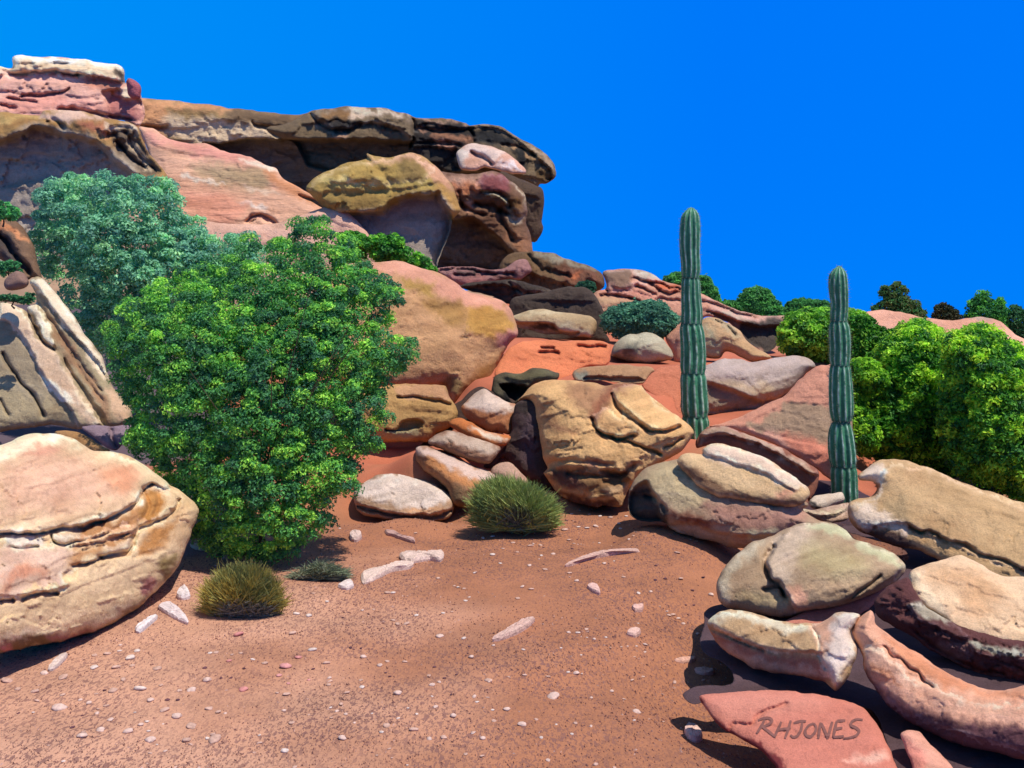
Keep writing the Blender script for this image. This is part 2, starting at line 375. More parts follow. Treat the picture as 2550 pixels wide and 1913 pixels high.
rock('rock', 'thin rose pink slab wedged between the kidney-shaped and round lobed boulders', 'rock',
    'I 700 690 830 620 1000 580 1180 530 1320 470 1400 440 1360 520 1290 590 1200 650 1050 690 900 720 760 710', 'I 760 710 6.9 1290 590 7.3', lean=1.3, T=16, R=26, col='#b87a6e', anchor=False)
rock('boulder', 'grey-tan boulder of two rounded lobes split by a curved black crevice, right of the sand', 'boulder',
    'I 232 480 240 400 300 290 380 210 480 140 620 90 720 40 820 12 960 5 1060 20 1130 60 1170 110 1280 150 1400 190 1480 240 1535 300 1520 360 1450 420 1330 480 1200 540 1050 590 900 610 780 640 700 660 560 640 420 610 300 590 250 540',
    'I 250 560 7.15 1330 480 7.3', lean=1.0, T=95, R=150, col='#a9927a', nz=4,
    plates=[('I 600 180 720 60 830 20 960 5 1100 40 1180 110 1300 150 1480 240 1530 310 1380 450 1180 550 980 600 790 620 700 500 620 430 575 340 565 260', 30, 20)],
    grooves=[('I 630 170 580 240 570 320 600 390 660 440 690 500', 7, 34), ('I 560 465 620 455 670 465 710 520', 5, 16), ('I 1365 370 1300 420 1200 490 1160 530', 4, 15)],
    patches=[('I 620 160 830 40 900 160 760 280 740 400 700 450 620 400 590 280', '#c6b3a2', 25), ('I 860 150 1000 160 1240 240 1260 330 1050 370 900 330 820 260', '#b3a582', 30), ('I 240 470 300 300 420 200 560 130 460 240 330 360 300 560', '#c7bca8', 14),
             ('I 700 470 830 450 860 560 760 590', '#c99a85', 12), ('I 860 20 1100 30 1170 110 1060 100 920 60', '#bcbd9c', 10), ('I 1180 110 1400 190 1530 310 1430 290 1260 210', '#b9b898', 10), ('I 420 470 660 500 720 570 560 600 380 560', '#a79679', 15)])
rock('boulder', 'big smooth tan boulder with a white curled lip beside the right cactus', 'boulder',
    'H 1690 1160 1700 1110 1760 1080 1850 1070 1890 1020 1870 970 1770 960 1760 930 1820 880 1900 820 2020 810 2150 840 2300 890 2500 980 2800 1080 3050 1200 3150 1500 3000 1750 2700 1720 2400 1580 2300 1500 2180 1440 2050 1420 1950 1390 1850 1340 1760 1310 1700 1230',
    'H 1760 1310 9.0 2700 1640 8.2', lean=1.1, T=70, R=110, col='#bfa07a', nz=4,
    plates=[('H 1700 1120 1860 1085 1900 1000 1960 860 2150 850 2800 1100 3140 1300 3100 1600 2740 1540 2300 1360 2060 1260 1900 1280 1800 1310 1720 1240', 16, 14)],
    grooves=[('I 1560 40 1640 75 1700 65 1800 125 1950 170 2050 225 2212 275 2500 400', 5, 18)],
    patches=[('H 1700 1130 1860 1085 1920 1000 1960 900 1900 840 1780 930 1870 970 1900 1030 1840 1090 1720 1180 1780 1300 1880 1290 1980 1270 2100 1340 2060 1220 1900 1180 1850 1120', '#d8c6b8', 10),
             ('H 1790 970 1880 960 1890 1020 1830 1060 1780 1020', '#a66a44', 8), ('H 1760 1310 1880 1290 2000 1290 2150 1400 2050 1430 1900 1390', '#54403c', 9), ('H 1940 1120 2060 1080 2110 1160 2100 1260 1990 1220', '#a48d6e', 14)])
rock('rock', 'small white lozenge-shaped rock at the foot of the right cactus', 'rock', 'H 1420 1120 1460 1070 1560 1045 1640 1040 1672 1085 1620 1120 1540 1150 1450 1150',
    'H 1450 1150 10.3 1620 1125 10.4', lean=.8, T=18, col='#d3c6bb', patches=[('H 1430 1120 1500 1120 1500 1150 1440 1150', '#3e3b3e', 5)], anchor=False)
rock('rock', 'low grey-pink ledge under the small white rock by the right cactus', 'rock', 'H 1345 1150 1440 1160 1600 1130 1700 1110 1700 1180 1690 1230 1580 1250 1480 1230 1400 1210',
    'H 1400 1230 9.9 1690 1240 9.9', lean=1.2, T=22, R=30, col='#ad9384', patches=[('H 1345 1150 1500 1180 1690 1130 1600 1190 1440 1190', '#c9bfa6', 6)],
    plates=[('H 1340 1140 1460 1150 1700 1100 1700 1150 1600 1200 1440 1190', 12, 6)], anchor=False)
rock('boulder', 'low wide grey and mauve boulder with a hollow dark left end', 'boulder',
    'H 180 1130 185 1040 220 960 280 890 380 840 520 815 700 830 900 900 1200 1000 1420 1120 1380 1160 1500 1240 1580 1250 1300 1330 1180 1380 1040 1420 900 1420 760 1380 600 1340 470 1290 430 1250 300 1240 200 1200',
    'H 300 1250 9.75 1000 1430 9.1', lean=.9, T=90, R=110, col='#a58c77', nz=6,
    plates=[('H 190 1040 300 960 340 1020 380 1080 400 1200 460 1280 300 1270 160 1220', -55, 14), ('H 430 1260 640 1240 760 1300 1000 1330 1200 1330 1100 1450 760 1430', -16, 20)],
    grooves=[('H 300 1060 380 1100 440 1180', 6, 14)],
    patches=[('H 240 950 400 850 560 830 700 960 760 1050 640 1150 480 1120 320 1040', '#b9a98b', 20), ('H 700 1130 900 1130 1300 1160 1420 1180 1300 1300 1000 1310 820 1260', '#a37d72', 20), ('H 460 1150 600 1180 750 1240 720 1290 560 1240', '#7d5345', 10),
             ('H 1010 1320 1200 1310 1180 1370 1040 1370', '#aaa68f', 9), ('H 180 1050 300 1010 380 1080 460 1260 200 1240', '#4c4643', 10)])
rock('boulder', 'long oval cream slab lying tilted on the low wide boulder right of the sand', 'boulder',
    'H 512 840 540 790 600 770 700 780 690 750 740 710 830 710 950 740 1120 800 1250 880 1350 950 1420 1020 1430 1070 1380 1120 1290 1140 1100 1120 900 1090 760 1060 660 1000 580 920',
    'H 600 930 9.6 1290 1140 9.0', lean=.9, T=34, R=45, col='#cdb08b', nz=3,
    plates=[('H 700 780 740 700 950 740 1150 810 1380 1000 1300 1020 1100 900 900 850 780 800', 10, 10)],
    patches=[('H 690 780 740 710 950 745 1150 810 1400 1000 1290 1010 1050 880 860 850', '#d8bfae', 12), ('H 512 840 600 930 700 1010 900 1080 1290 1140 1400 1110 1290 1080 1000 1060 800 1000 640 880', '#8a6c55', 7), ('H 1180 1060 1290 1020 1330 1050 1240 1090', '#cf9b82', 10)], anchor=False)
rock('rock', 'rust red slab with a hollowed face behind the long oval cream slab', 'rock',
    'H 650 740 655 670 720 600 860 590 1000 640 1200 720 1380 820 1480 890 1490 960 1450 1060 1420 1110 1380 1040 1100 830 900 740 740 720', 'H 700 760 11.2 1420 1110 10.4', lean=.7, T=24, R=40, col='#8a5a4a',
    plates=[('H 650 600 860 580 1000 630 1250 740 1480 880 1450 920 1200 770 1000 690 840 640 700 660', 24, 8)],
    patches=[('H 650 700 720 600 900 610 1200 730 1440 880 1420 900 1150 740 900 640 740 640', '#a8907c', 10)], anchor=False)
rock('boulder', 'broad sloping pink bedrock slab with a grey-brown face between the two cacti', 'boulder',
    'H 700 600 780 575 940 520 1130 430 1270 360 1350 270 1480 170 1560 160 1700 150 1720 500 1720 900 1640 1000 1500 900 1380 820 1200 720 1000 640 820 600',
    'H 760 610 12.3 1600 980 11.2', lean=.85, T=45, R=110, Tb=60, col='#cf9480', nz=3, vary=.6,
    patches=[('H 1000 590 1120 540 1250 430 1330 415 1560 450 1720 470 1720 730 1480 730 1330 690 1180 640', '#a68c77', 6), ('H 860 600 1000 620 1200 640 1300 720 1440 780 1600 860 1200 740', '#d8a696', 14), ('H 1240 640 1560 720 1560 860 1440 850 1300 740', '#d58a76', 14)],
    plates=[('H 1000 590 1250 430 1330 415 1720 470 1720 730 1480 730', -5, 8)], anchor=False)
rock('boulder', 'lilac-grey angular boulder with a shaded underside right behind the left cactus', 'boulder',
    'H 640 200 720 160 850 120 950 125 1050 140 1200 110 1300 98 1420 120 1466 165 1400 230 1300 330 1200 400 1130 410 1090 450 1000 490 860 490 640 500 560 400',
    'H 640 500 14.3 1130 440 14.8', lean=.55, T=60, R=60, col='#ac9a90', nz=4,
    plates=[('H 600 250 740 280 900 330 1130 405 1300 330 1200 440 900 520 560 520', -26, 22)],
    patches=[('H 600 150 900 110 1300 100 1460 160 1300 240 1000 260 720 270', '#b5a5a3', 15), ('H 800 290 1000 300 1160 310 1200 360 1120 400 1000 340', '#bea78c', 15), ('H 600 270 740 290 900 340 1100 420 900 500 600 500', '#8b7b6b', 12)])
rock('boulder', 'sloping rust-pink sandstone block left of the left cactus', 'boulder',
    'H 270 300 340 220 400 180 560 165 620 200 640 500 560 540 450 450 350 380', 'H 350 400 14.6 600 520 14.2', lean=1.4, T=10, R=40, Tb=40, col='#c47a60', nz=3, vary=.6, anchor=False)
rock('bedrock', 'dark plum sheet painting the crevice shade between the lower right boulders', 'bedrock',
    'I 0 1190 30 1160 120 1130 330 1120 340 1040 260 960 150 900 120 820 150 700 150 620 230 570 420 560 700 600 1100 560 1300 440 1480 330 1540 200 1100 60 1150 20 1400 80 1700 150 2000 150 2400 250 2560 600 2560 1750 1800 1720 1540 1800 1400 1500 1300 1300 1000 1240 700 1190 300 1200 160 1240 60 1250', 'S 1800 1750 5.6 2300 1480 7.9', onground=.0, T=3, R=30, Tb=20, col='#54424a', nz=2.5, anchor=False, vary=.8)  # added ground sheet; its dark plum colour stands for crevice shade
rock('rock', 'dark brown backing standing in for the crevice shade behind the flat tan block', 'rock', 'G 1350 400 1320 320 1290 200 1320 120 1500 80 1700 40 1850 60 1920 160 1960 260 1940 330 1990 420 1900 425 1700 420 1500 410', 'G 1350 400 19.6 1900 425 19.6', lean=.3, T=10, R=24, col='#4a3f39', nz=8, anchor=False)  # added backing; its dark brown is painted crevice shade
rock('rock', 'dark brown underlay in the gaps between the small stones left of the centre', 'rock', 'G 640 1190 740 1080 860 1010 900 940 880 860 960 830 1080 730 1200 770 1360 850 1340 1100 1260 1290 1120 1320 900 1240 760 1180 700 1300 640 1320', 'G 700 1240 12.8 1120 1310 12.6', lean=1.0, T=6, R=24, col='#43332f', nz=6, anchor=False)  # dark underlay filling the gaps between the stones
# ---- centre
rock('boulder', 'dark plum upright slab standing in for the shaded cleft left of the huge tan boulder', 'boulder',
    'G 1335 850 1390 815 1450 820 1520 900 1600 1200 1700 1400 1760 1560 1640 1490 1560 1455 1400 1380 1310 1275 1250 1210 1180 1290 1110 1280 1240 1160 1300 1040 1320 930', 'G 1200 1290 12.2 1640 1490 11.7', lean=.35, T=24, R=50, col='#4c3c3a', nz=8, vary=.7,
    patches=[('G 1390 940 1450 930 1470 1100 1480 1280 1380 1240 1400 1100', '#57464e', 16), ('G 1340 840 1430 830 1440 900 1360 900', '#3a302e', 8)])  # added slab; the cleft's shade is painted as dark plum
rock('boulder', 'huge tan boulder with two peeling slabs on its flank, centre', 'boulder',
    'G 1345 830 1390 790 1450 720 1560 680 1700 680 1860 700 1950 720 2060 700 2210 720 H 270 300 330 380 430 450 540 530 610 590 632 630 600 690 540 760 440 820 360 860 H 250 930 190 1010 150 1100 120 1140 H 0 1130 G 1900 1565 1760 1525 1660 1490 1580 1400 1530 1320 1560 1290 1525 1200 1505 1080 1480 950 1450 835 1400 810',
    'G 1580 1400 11.4 1900 1570 10.9', lean=.95, T=130, R=170, col='#d2aa7a', nz=6, sp=3,
    plates=[('H 60 360 120 330 270 310 420 440 540 540 530 600 420 625 330 600 250 550 160 470 80 410', 14, 9),
            ('G 1860 960 1960 870 2060 950 H 140 480 260 580 210 650 130 665 0 640 G 1990 1080 1900 1030', 12, 9),
            ('G 1590 1290 1800 1260 2100 1300 H 100 900 200 960 H 150 1150 G 1800 1560 1600 1480', -24, 30)],
    grooves=[('H 60 355 90 440 160 510 240 570 320 615 410 630 500 610 525 590', 5, 26), ('G 1860 950 1880 1010 1950 1070 2050 1090 2150 1060', 5, 24), ('H 60 670 170 690 300 740 400 780', 4.5, 20), ('H 430 730 490 710 550 670', 4, 16),
             ('G 1560 1260 1750 1240 2000 1270', 9, 12), ('G 1700 1330 1900 1350 2100 1330', 7, 12), ('H 0 900 120 930 210 860', 7, 12), ('H 0 960 120 980', 7, 10)],
    patches=[('H 70 350 270 310 540 540 520 600 400 620 240 540 100 430', '#d3ab7b', 6), ('G 1860 960 1960 870 2060 950 H 260 580 210 650 0 640 G 1880 1010', '#cfa678', 8), ('G 1710 700 1900 700 2180 720 2000 780 1980 860 1880 940 1800 880 1700 800', '#a0795b', 16),
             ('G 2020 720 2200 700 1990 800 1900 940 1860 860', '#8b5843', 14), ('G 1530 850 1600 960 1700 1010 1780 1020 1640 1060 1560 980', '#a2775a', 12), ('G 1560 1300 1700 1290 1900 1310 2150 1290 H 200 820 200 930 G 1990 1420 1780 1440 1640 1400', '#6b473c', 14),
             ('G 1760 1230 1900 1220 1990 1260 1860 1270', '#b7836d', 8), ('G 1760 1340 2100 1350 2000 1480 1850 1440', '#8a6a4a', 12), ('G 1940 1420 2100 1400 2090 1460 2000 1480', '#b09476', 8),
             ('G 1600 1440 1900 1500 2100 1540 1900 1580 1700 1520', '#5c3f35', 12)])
rock('rock', 'flat ledge stone with a dark hollow front on the orange sand above the central boulder', 'rock',
    'C 70 1340 110 1300 200 1280 330 1265 480 1270 620 1290 640 1310 600 1340 545 1400 400 1395 300 1380 180 1370 100 1385', 'C 180 1390 14.0 545 1405 13.6', lean=1.6, T=16, R=14, col='#b08a6b', sp=3,
    plates=[('C 160 1340 300 1345 540 1360 540 1400 160 1395', -20, 5)], patches=[('C 80 1340 165 1340 160 1390 100 1390', '#8d8d84', 6)], anchor=True)
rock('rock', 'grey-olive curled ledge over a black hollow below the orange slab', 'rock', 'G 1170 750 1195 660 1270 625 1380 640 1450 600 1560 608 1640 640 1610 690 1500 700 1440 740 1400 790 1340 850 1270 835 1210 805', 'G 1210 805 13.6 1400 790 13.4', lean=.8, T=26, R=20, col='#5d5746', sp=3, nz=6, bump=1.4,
    plates=[('G 1225 710 1290 700 1360 715 1430 735 1390 790 1320 840 1280 800 1250 760', -60, 6)], patches=[('G 1225 705 1430 730 1320 845 1260 790', '#262422', 6), ('G 1300 650 1460 610 1600 620 1500 670 1340 680', '#6f6a50', 8)], anchor=False)  # near-black patch paints the shade inside the hollow
rock('boulder', 'broad smooth orange rock slab with small black slits in the middle of the slope', 'boulder', 'G 1190 650 1230 560 1280 480 1370 425 1500 405 1700 410 1900 410 1985 440 1995 540 1960 590 1850 590 1760 620 1720 680 1600 720 1450 730 1300 720', 'G 1300 730 14.4 1850 600 15.4', lean=1.15, T=22, R=40, Tb=50, col='#d5805a', nz=4, vary=.6,
    grooves=[('G 1520 455 1560 458 1600 462', 4, 16), ('G 1510 490 1570 492 1630 494', 4.5, 18), ('G 1770 450 1850 450 1950 455', 5, 18)], anchor=False)
rock('boulder', 'rounded grey dome-shaped boulder with charcoal smudges, left of the left cactus', 'boulder',
    'C 335 1200 350 1140 400 1090 460 1055 560 1048 640 1055 700 1095 745 1150 770 1210 740 1240 600 1260 500 1262 400 1230', 'C 400 1240 17.0 740 1245 17.0', lean=.5, T=70, R=80, col='#a8a08c', nz=5,
    patches=[('C 440 1160 480 1120 530 1120 490 1180 480 1230 440 1210', '#5e5d57', 10), ('C 340 1190 400 1150 410 1230 360 1210', '#74736b', 12), ('C 420 1080 560 1050 680 1090 560 1110', '#bdbaa6', 20)])
rock('boulder', 'tan arched boulder just right of the left cactus under the cracked bedrock', 'boulder',
    'C 980 940 1060 945 1150 980 1230 1040 1260 1090 1350 1160 1440 1215 1380 1240 1300 1245 1200 1200 1120 1180 1080 1225 1000 1220 900 1180 860 1060', 'C 1080 1230 17.5 1380 1250 17.0', lean=.6, T=50, R=70, col='#bb9976', nz=4,
    patches=[('C 980 940 1070 945 1180 1000 1240 1080 1150 1040 1080 980', '#a3957c', 8), ('C 990 1000 1080 1080 1120 1160 1080 1220 990 1200', '#a39a80', 12)], grooves=[('C 1060 960 1120 990 1160 1030 1190 1060', 4, 12)])
rock('boulder', 'dusty pink boulder half hidden behind the left cactus', 'boulder', 'C 710 1080 760 1030 820 990 900 980 960 1060 980 1240 900 1280 780 1260 760 1180', 'C 760 1250 17.8 940 1270 17.5', lean=.6, T=40, R=60, col='#c4917c', anchor=False)
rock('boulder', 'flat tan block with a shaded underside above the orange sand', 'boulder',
    'G 1308 255 1350 225 1430 200 1540 195 1650 215 1760 225 1850 240 1892 270 1890 330 1860 390 1780 385 1650 370 1540 365 1450 340 1350 315', 'G 1400 370 18.6 1860 395 18.4', lean=.55, T=45, R=30, col='#b09a7a', nz=4,
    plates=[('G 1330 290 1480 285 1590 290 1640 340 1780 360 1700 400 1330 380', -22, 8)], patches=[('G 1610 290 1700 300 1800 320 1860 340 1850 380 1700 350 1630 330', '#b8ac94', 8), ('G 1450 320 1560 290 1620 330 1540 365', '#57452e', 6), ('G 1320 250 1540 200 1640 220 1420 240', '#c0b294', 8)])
rock('rock', 'small salmon pink rock peeking out above the flat tan block', 'rock', 'G 1530 130 1600 120 1640 170 1700 150 1780 170 1815 225 1700 240 1560 210', 'G 1560 215 20 1800 235 20', lean=.5, T=20, col='#cc9078', anchor=False)
rock('boulder', 'giant smooth tan boulder with a pink and ochre crest behind the green bush', 'boulder',
    'B 300 1350 450 1290 560 1265 700 1245 830 1250 960 1290 1130 1350 1290 1450 1480 1500 1570 1560 1600 1620 G 1325 250 1355 340 1350 380 1290 440 1220 560 1180 660 1130 720 1010 780 910 855 880 800 840 720 700 730 500 740 300 740 0 600',
    'G 700 860 14.3 1300 560 15.6', lean=.65, T=110, R=170, col='#bf9670', nz=5, sp=4,
    plates=[('G 480 -60 560 0 700 120 900 140 1000 180 1010 330 1120 370 1220 400 1290 440 1100 660 1000 560 860 400 740 240 600 60', -8, 40)],
    patches=[('B 560 1260 830 1250 1130 1350 1480 1500 1580 1570 1600 1620 1480 1570 1250 1540 1080 1480 960 1400 780 1330 600 1310', '#d49d88', 12), ('B 830 1340 960 1400 1040 1400 1040 1500 960 1480 860 1420', '#ad8c52', 10),
             ('G 990 180 1080 170 1180 180 1260 200 1330 300 1270 380 1220 400 1120 370 1040 340 1010 290', '#bd9350', 9), ('G 700 140 860 130 960 150 1000 290 900 310 780 230 720 200', '#a5804f', 14), ('G 1220 370 1350 340 1330 390 1240 450', '#c98f84', 10),
             ('G 1130 560 1200 600 1150 700 1020 780 920 850 960 740 1060 640', '#8f6238', 18), ('G 840 700 920 660 980 720 920 790', '#8c7350', 8)])
rock('boulder', 'layered ochre rock with a dark eye-shaped hollow beside the green bush', 'boulder',
    'G 200 800 520 715 700 715 840 715 880 800 940 880 935 950 880 1010 800 1050 740 1105 600 1110 430 1105 250 1100', 'G 430 1110 12.9 740 1108 12.9', lean=.5, T=60, R=70, col='#b3905f', nz=4,
    plates=[('G 430 1010 520 1020 560 960 640 945 710 970 680 1010 580 1035 440 1035', -26, 8)],
    grooves=[('G 530 800 640 800 760 820 880 850', 4, 16), ('G 530 712 620 716 740 712', 4, 14)],
    patches=[('G 520 720 840 720 880 830 780 820 540 790', '#bd9371', 8), ('G 430 1050 640 1010 700 1060 560 1090', '#a29676', 10), ('G 700 1040 800 1040 740 1110 620 1110', '#96714f', 10)])
rock('rock', 'white-topped rust stone in the gap left of the central boulder', 'rock', 'G 960 880 1010 820 1080 760 1140 745 1200 790 1280 830 1345 850 1330 960 1300 1055 1200 1040 1100 1010 1000 950', 'G 1000 960 12.8 1300 1060 12.4', lean=.8, T=45, R=50, col='#a06a49',
    patches=[('G 980 850 1080 760 1150 745 1210 800 1340 850 1320 890 1240 910 1100 890', '#c9b5ab', 9)])
rock('rock', 'rusty orange stone with a pale top below the white-topped rust stone', 'rock', 'G 885 1000 900 955 950 945 1040 975 1130 1030 1240 1060 1300 1070 1260 1140 1150 1130 1000 1070', 'G 900 1020 12.4 1250 1140 12.0', lean=.9, T=25, R=26, col='#bd7444', sp=3, patches=[('G 1020 1000 1120 1020 1280 1070 1240 1100 1100 1060', '#cdbcae', 6)], anchor=False)
rock('rock', 'grey-brown slab with a pale top below the rusty orange stone', 'rock', 'G 735 1110 780 1060 870 1030 960 1050 1080 1090 1230 1140 1225 1180 1160 1250 1080 1250 950 1210 830 1160', 'G 760 1130 11.9 1160 1255 11.6', lean=.9, T=38, R=36, col='#8f6d5b', sp=3.5, patches=[('G 750 1090 860 1035 1080 1090 1230 1150 1180 1190 1000 1150 900 1110 780 1110', '#bba79b', 7)])
rock('boulder', 'long lilac-topped slab sloping down to the round olive tuft', 'boulder', 'G 645 1190 660 1140 720 1130 800 1160 940 1220 1060 1270 1160 1310 1230 1340 1180 1400 1120 1450 1060 1520 1000 1560 900 1530 880 1450 800 1370 700 1290 650 1240', 'G 700 1300 11.6 1000 1570 11.2', lean=.95, T=55, R=50, col='#9a7459', sp=3.5,
    patches=[('G 650 1180 670 1135 800 1160 1060 1270 1230 1340 1100 1370 940 1320 780 1240', '#cbb4ae', 8), ('G 720 1230 840 1280 1080 1370 1050 1410 900 1370 760 1290', '#bd8559', 8), ('G 880 1400 1000 1450 1060 1480 1000 1560 900 1530', '#6f5a45', 12)])
rock('rock', 'small pinkish stone behind the round olive tuft', 'rock', 'G 1165 1310 1210 1260 1290 1245 1350 1290 1420 1370 1380 1420 1200 1400', 'G 1200 1400 11.5 1380 1420 11.4', lean=.6, T=25, col='#b8988b', anchor=False)
rock('boulder', 'oval flat-topped pale stone split into two layers at the back of the sand', 'boulder', 'G 225 1490 230 1440 290 1390 380 1340 500 1325 640 1345 770 1390 880 1460 912 1530 900 1600 840 1650 700 1665 500 1650 330 1625 250 1580', 'G 330 1625 11.3 840 1655 11.1', lean=1.1, T=42, R=36, col='#9c7e67', sp=3,
    plates=[('G 225 1490 290 1390 500 1325 770 1390 912 1520 880 1580 760 1610 560 1610 380 1580 240 1540', 10, 8)], grooves=[('G 240 1545 400 1590 600 1625 800 1620 900 1580', 5, 18)],
    patches=[('G 250 1450 380 1345 510 1328 640 1350 860 1460 860 1530 740 1560 600 1555 420 1520 290 1490', '#cfc0bb', 9), ('G 560 1575 800 1560 850 1570 700 1600', '#c29472', 7)])
rock('rock', 'small dark-edged brown stone behind the oval flat-topped stone', 'rock', 'G 345 1330 400 1290 500 1250 640 1205 660 1290 560 1330 420 1335', 'G 400 1335 12.3 640 1310 12.3', lean=.9, T=20, col='#8a705c', sp=3, anchor=False)
# ---- middle distance right of the cliff
rock('boulder', 'grey and rose bedrock ridge crossed by black cracks on the skyline behind the left cactus', 'boulder',
    'C 210 800 250 760 300 740 280 640 350 615 440 610 560 625 640 655 700 690 820 730 980 790 1110 850 1250 900 1400 930 1540 930 1560 990 1500 1100 1400 1180 1250 1080 1150 980 980 940 960 1060 860 1100 700 1000 500 900 330 900 270 930 230 870',
    'C 270 930 23 1400 1180 23', lean=1.0, T=26, R=50, Tb=80, col='#bf8e7b', nz=7, nsc=50, sp=3.5,
    plates=[('C 980 905 1080 910 1240 970 1380 1000 1530 1000 1560 1100 1400 1200 1200 1080 1100 960', -34, 10), ('C 280 640 440 610 640 655 700 700 560 700 480 740 300 750', 8, 10)],
    grooves=[('C 270 790 360 790 450 810 530 830', 4.5, 20), ('C 500 735 570 750 640 780', 4, 14), ('C 490 675 560 690 620 700 720 730 810 745', 4, 16), ('C 605 700 640 740 720 780 810 760', 4.5, 18), ('C 660 810 740 820 810 830', 4, 14), ('C 960 825 1080 860 1200 910 1320 940', 4.5, 18), ('C 265 650 290 710 310 755', 5, 20)],
    patches=[('C 280 640 440 610 480 640 480 730 310 745', '#80685a', 8), ('C 480 615 600 630 700 690 560 670', '#a69e93', 8), ('C 300 740 480 740 640 780 640 820 480 810 280 790', '#c3897a', 14), ('C 630 700 810 745 720 775', '#c56f4f', 6),
             ('C 220 800 500 820 520 850 330 900 270 920', '#c4a184', 10), ('C 960 800 1110 860 1250 910 1540 940 1500 970 1350 970 1100 900', '#c9a298', 10), ('C 980 890 1100 900 1300 960 1100 930', '#aea598', 8), ('C 1250 960 1540 970 1560 1100 1400 1200 1250 1080', '#4a4340', 9)])
rock('boulder', 'brown weathered boulder against the sky at the foot of the cliff', 'boulder',
    'B 1560 1200 1740 1180 1860 1190 2000 1240 2150 1290 2212 1340 2225 1420 2150 1480 2100 1540 2060 1560 2000 1540 1900 1530 1780 1560 1660 1520 1560 1400 1500 1300', 'B 1660 1560 27 2100 1560 26', lean=.5, T=60, R=80, col='#7a6046', nz=10, nsc=45, bump=1.6,
    grooves=[('B 1700 1200 1800 1300 1980 1350', 7, 14)],
    patches=[('B 1740 1180 1860 1190 2000 1240 2190 1310 2120 1310 1960 1260 1800 1210', '#a59c88', 6), ('B 1900 1260 2100 1300 2190 1340 2180 1400 2060 1420 1930 1360', '#875c49', 12), ('B 1980 1330 2060 1320 2060 1360 1990 1355', '#c07350', 5)])
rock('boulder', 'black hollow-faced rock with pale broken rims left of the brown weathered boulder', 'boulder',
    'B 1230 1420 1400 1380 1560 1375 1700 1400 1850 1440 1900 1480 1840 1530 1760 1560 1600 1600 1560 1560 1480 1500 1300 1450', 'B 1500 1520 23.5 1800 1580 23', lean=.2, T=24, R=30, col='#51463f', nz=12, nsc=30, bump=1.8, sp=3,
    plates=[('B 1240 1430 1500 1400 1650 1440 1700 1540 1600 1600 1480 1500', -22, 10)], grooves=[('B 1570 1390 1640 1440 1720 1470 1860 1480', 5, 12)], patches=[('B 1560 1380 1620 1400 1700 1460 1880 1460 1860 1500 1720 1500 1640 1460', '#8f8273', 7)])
rock('boulder', 'mauve and plum layered ledge beneath the cliff overhang', 'boulder',
    'B 1060 1310 1150 1285 1300 1280 1430 1300 1540 1290 1640 1230 1700 1240 1720 1320 1640 1370 1560 1360 1480 1390 1380 1420 1280 1430 1200 1400 1130 1350', 'B 1130 1360 26 1600 1380 26', lean=.8, T=34, R=34, col='#a57a78', nz=9, nsc=35, sp=3, bump=1.5,
    grooves=[('B 1100 1310 1250 1300 1400 1330 1600 1330', 6, 18), ('B 1200 1340 1350 1350 1480 1340', 5, 12)], patches=[('B 1220 1300 1340 1310 1400 1330 1260 1340', '#3f3634', 7), ('B 1150 1340 1400 1350 1380 1420 1260 1420', '#a8716f', 8), ('B 1400 1320 1640 1340 1500 1380', '#6e4a48', 8)], anchor=False)
# ---- cliff
rock('cliff', 'cliff bluff at top left with a cream cap layer over pink banded rock', 'cliff',
    'A -300 240 -200 120 70 200 85 120 140 105 300 115 500 125 650 150 840 180 855 260 860 300 900 300 960 370 990 440 1000 480 985 560 950 590 900 560 700 540 500 560 280 560 100 600 -300 620', 'A 0 600 42 950 590 44', lean=.75, T=40, R=40, Tb=300, col='#e0b0a2', nz=7, nsc=60, strata=(38, 5, .05), streak=(.5, .5, 2.2),
    plates=[('A -300 240 -200 120 70 200 85 120 140 105 500 125 850 175 850 300 800 280 640 250 540 240 400 235 240 240 100 240', 24, 8), ('A 690 350 760 340 830 330 860 400 960 400 1000 480 980 570 760 560 740 450', -24, 12)],
    grooves=[('A 150 385 280 385 400 365 470 335', 4, 16), ('A 0 440 60 460 110 470', 4, 14), ('A 60 395 150 415 250 430', 4, 14), ('A 0 190 40 215 120 240 250 220 400 225 540 240', 6, 22), ('A 420 480 560 490 660 510 760 530 900 560', 7, 22), ('A 150 160 240 160', 4, 9), ('A 380 158 470 160', 4, 9)],
    patches=[('A -300 100 140 100 500 125 850 175 860 260 830 290 760 270 600 245 400 225 250 215 120 235 40 205 -300 220', '#e6cdae', 7), ('A 100 110 500 120 840 180 830 200 500 160 100 150', '#eee2d0', 6), ('A 600 260 760 280 820 300 760 350 600 310', '#cb8a74', 12),
             ('A 0 400 300 380 740 450 700 500 400 470 200 500 0 470', '#dc9d90', 16), ('A 750 400 850 380 940 440 960 560 760 530', '#b57a78', 12), ('A 760 350 820 335 810 380 770 390', '#a8683a', 5), ('A 830 340 870 350 900 410 850 420', '#dccdb8', 6), ('A 790 200 850 200 860 300 800 260', '#4b4038', 7)], anchor=False)
rock('boulder', 'round maroon knob of rock on the right shoulder of the cream-capped bluff', 'boulder', 'A 860 290 880 265 920 275 965 310 978 350 965 400 920 410 885 380', 'A 900 410 43.4 960 405 43.4', lean=.1, T=24, col='#a8616b', sp=3, anchor=False)
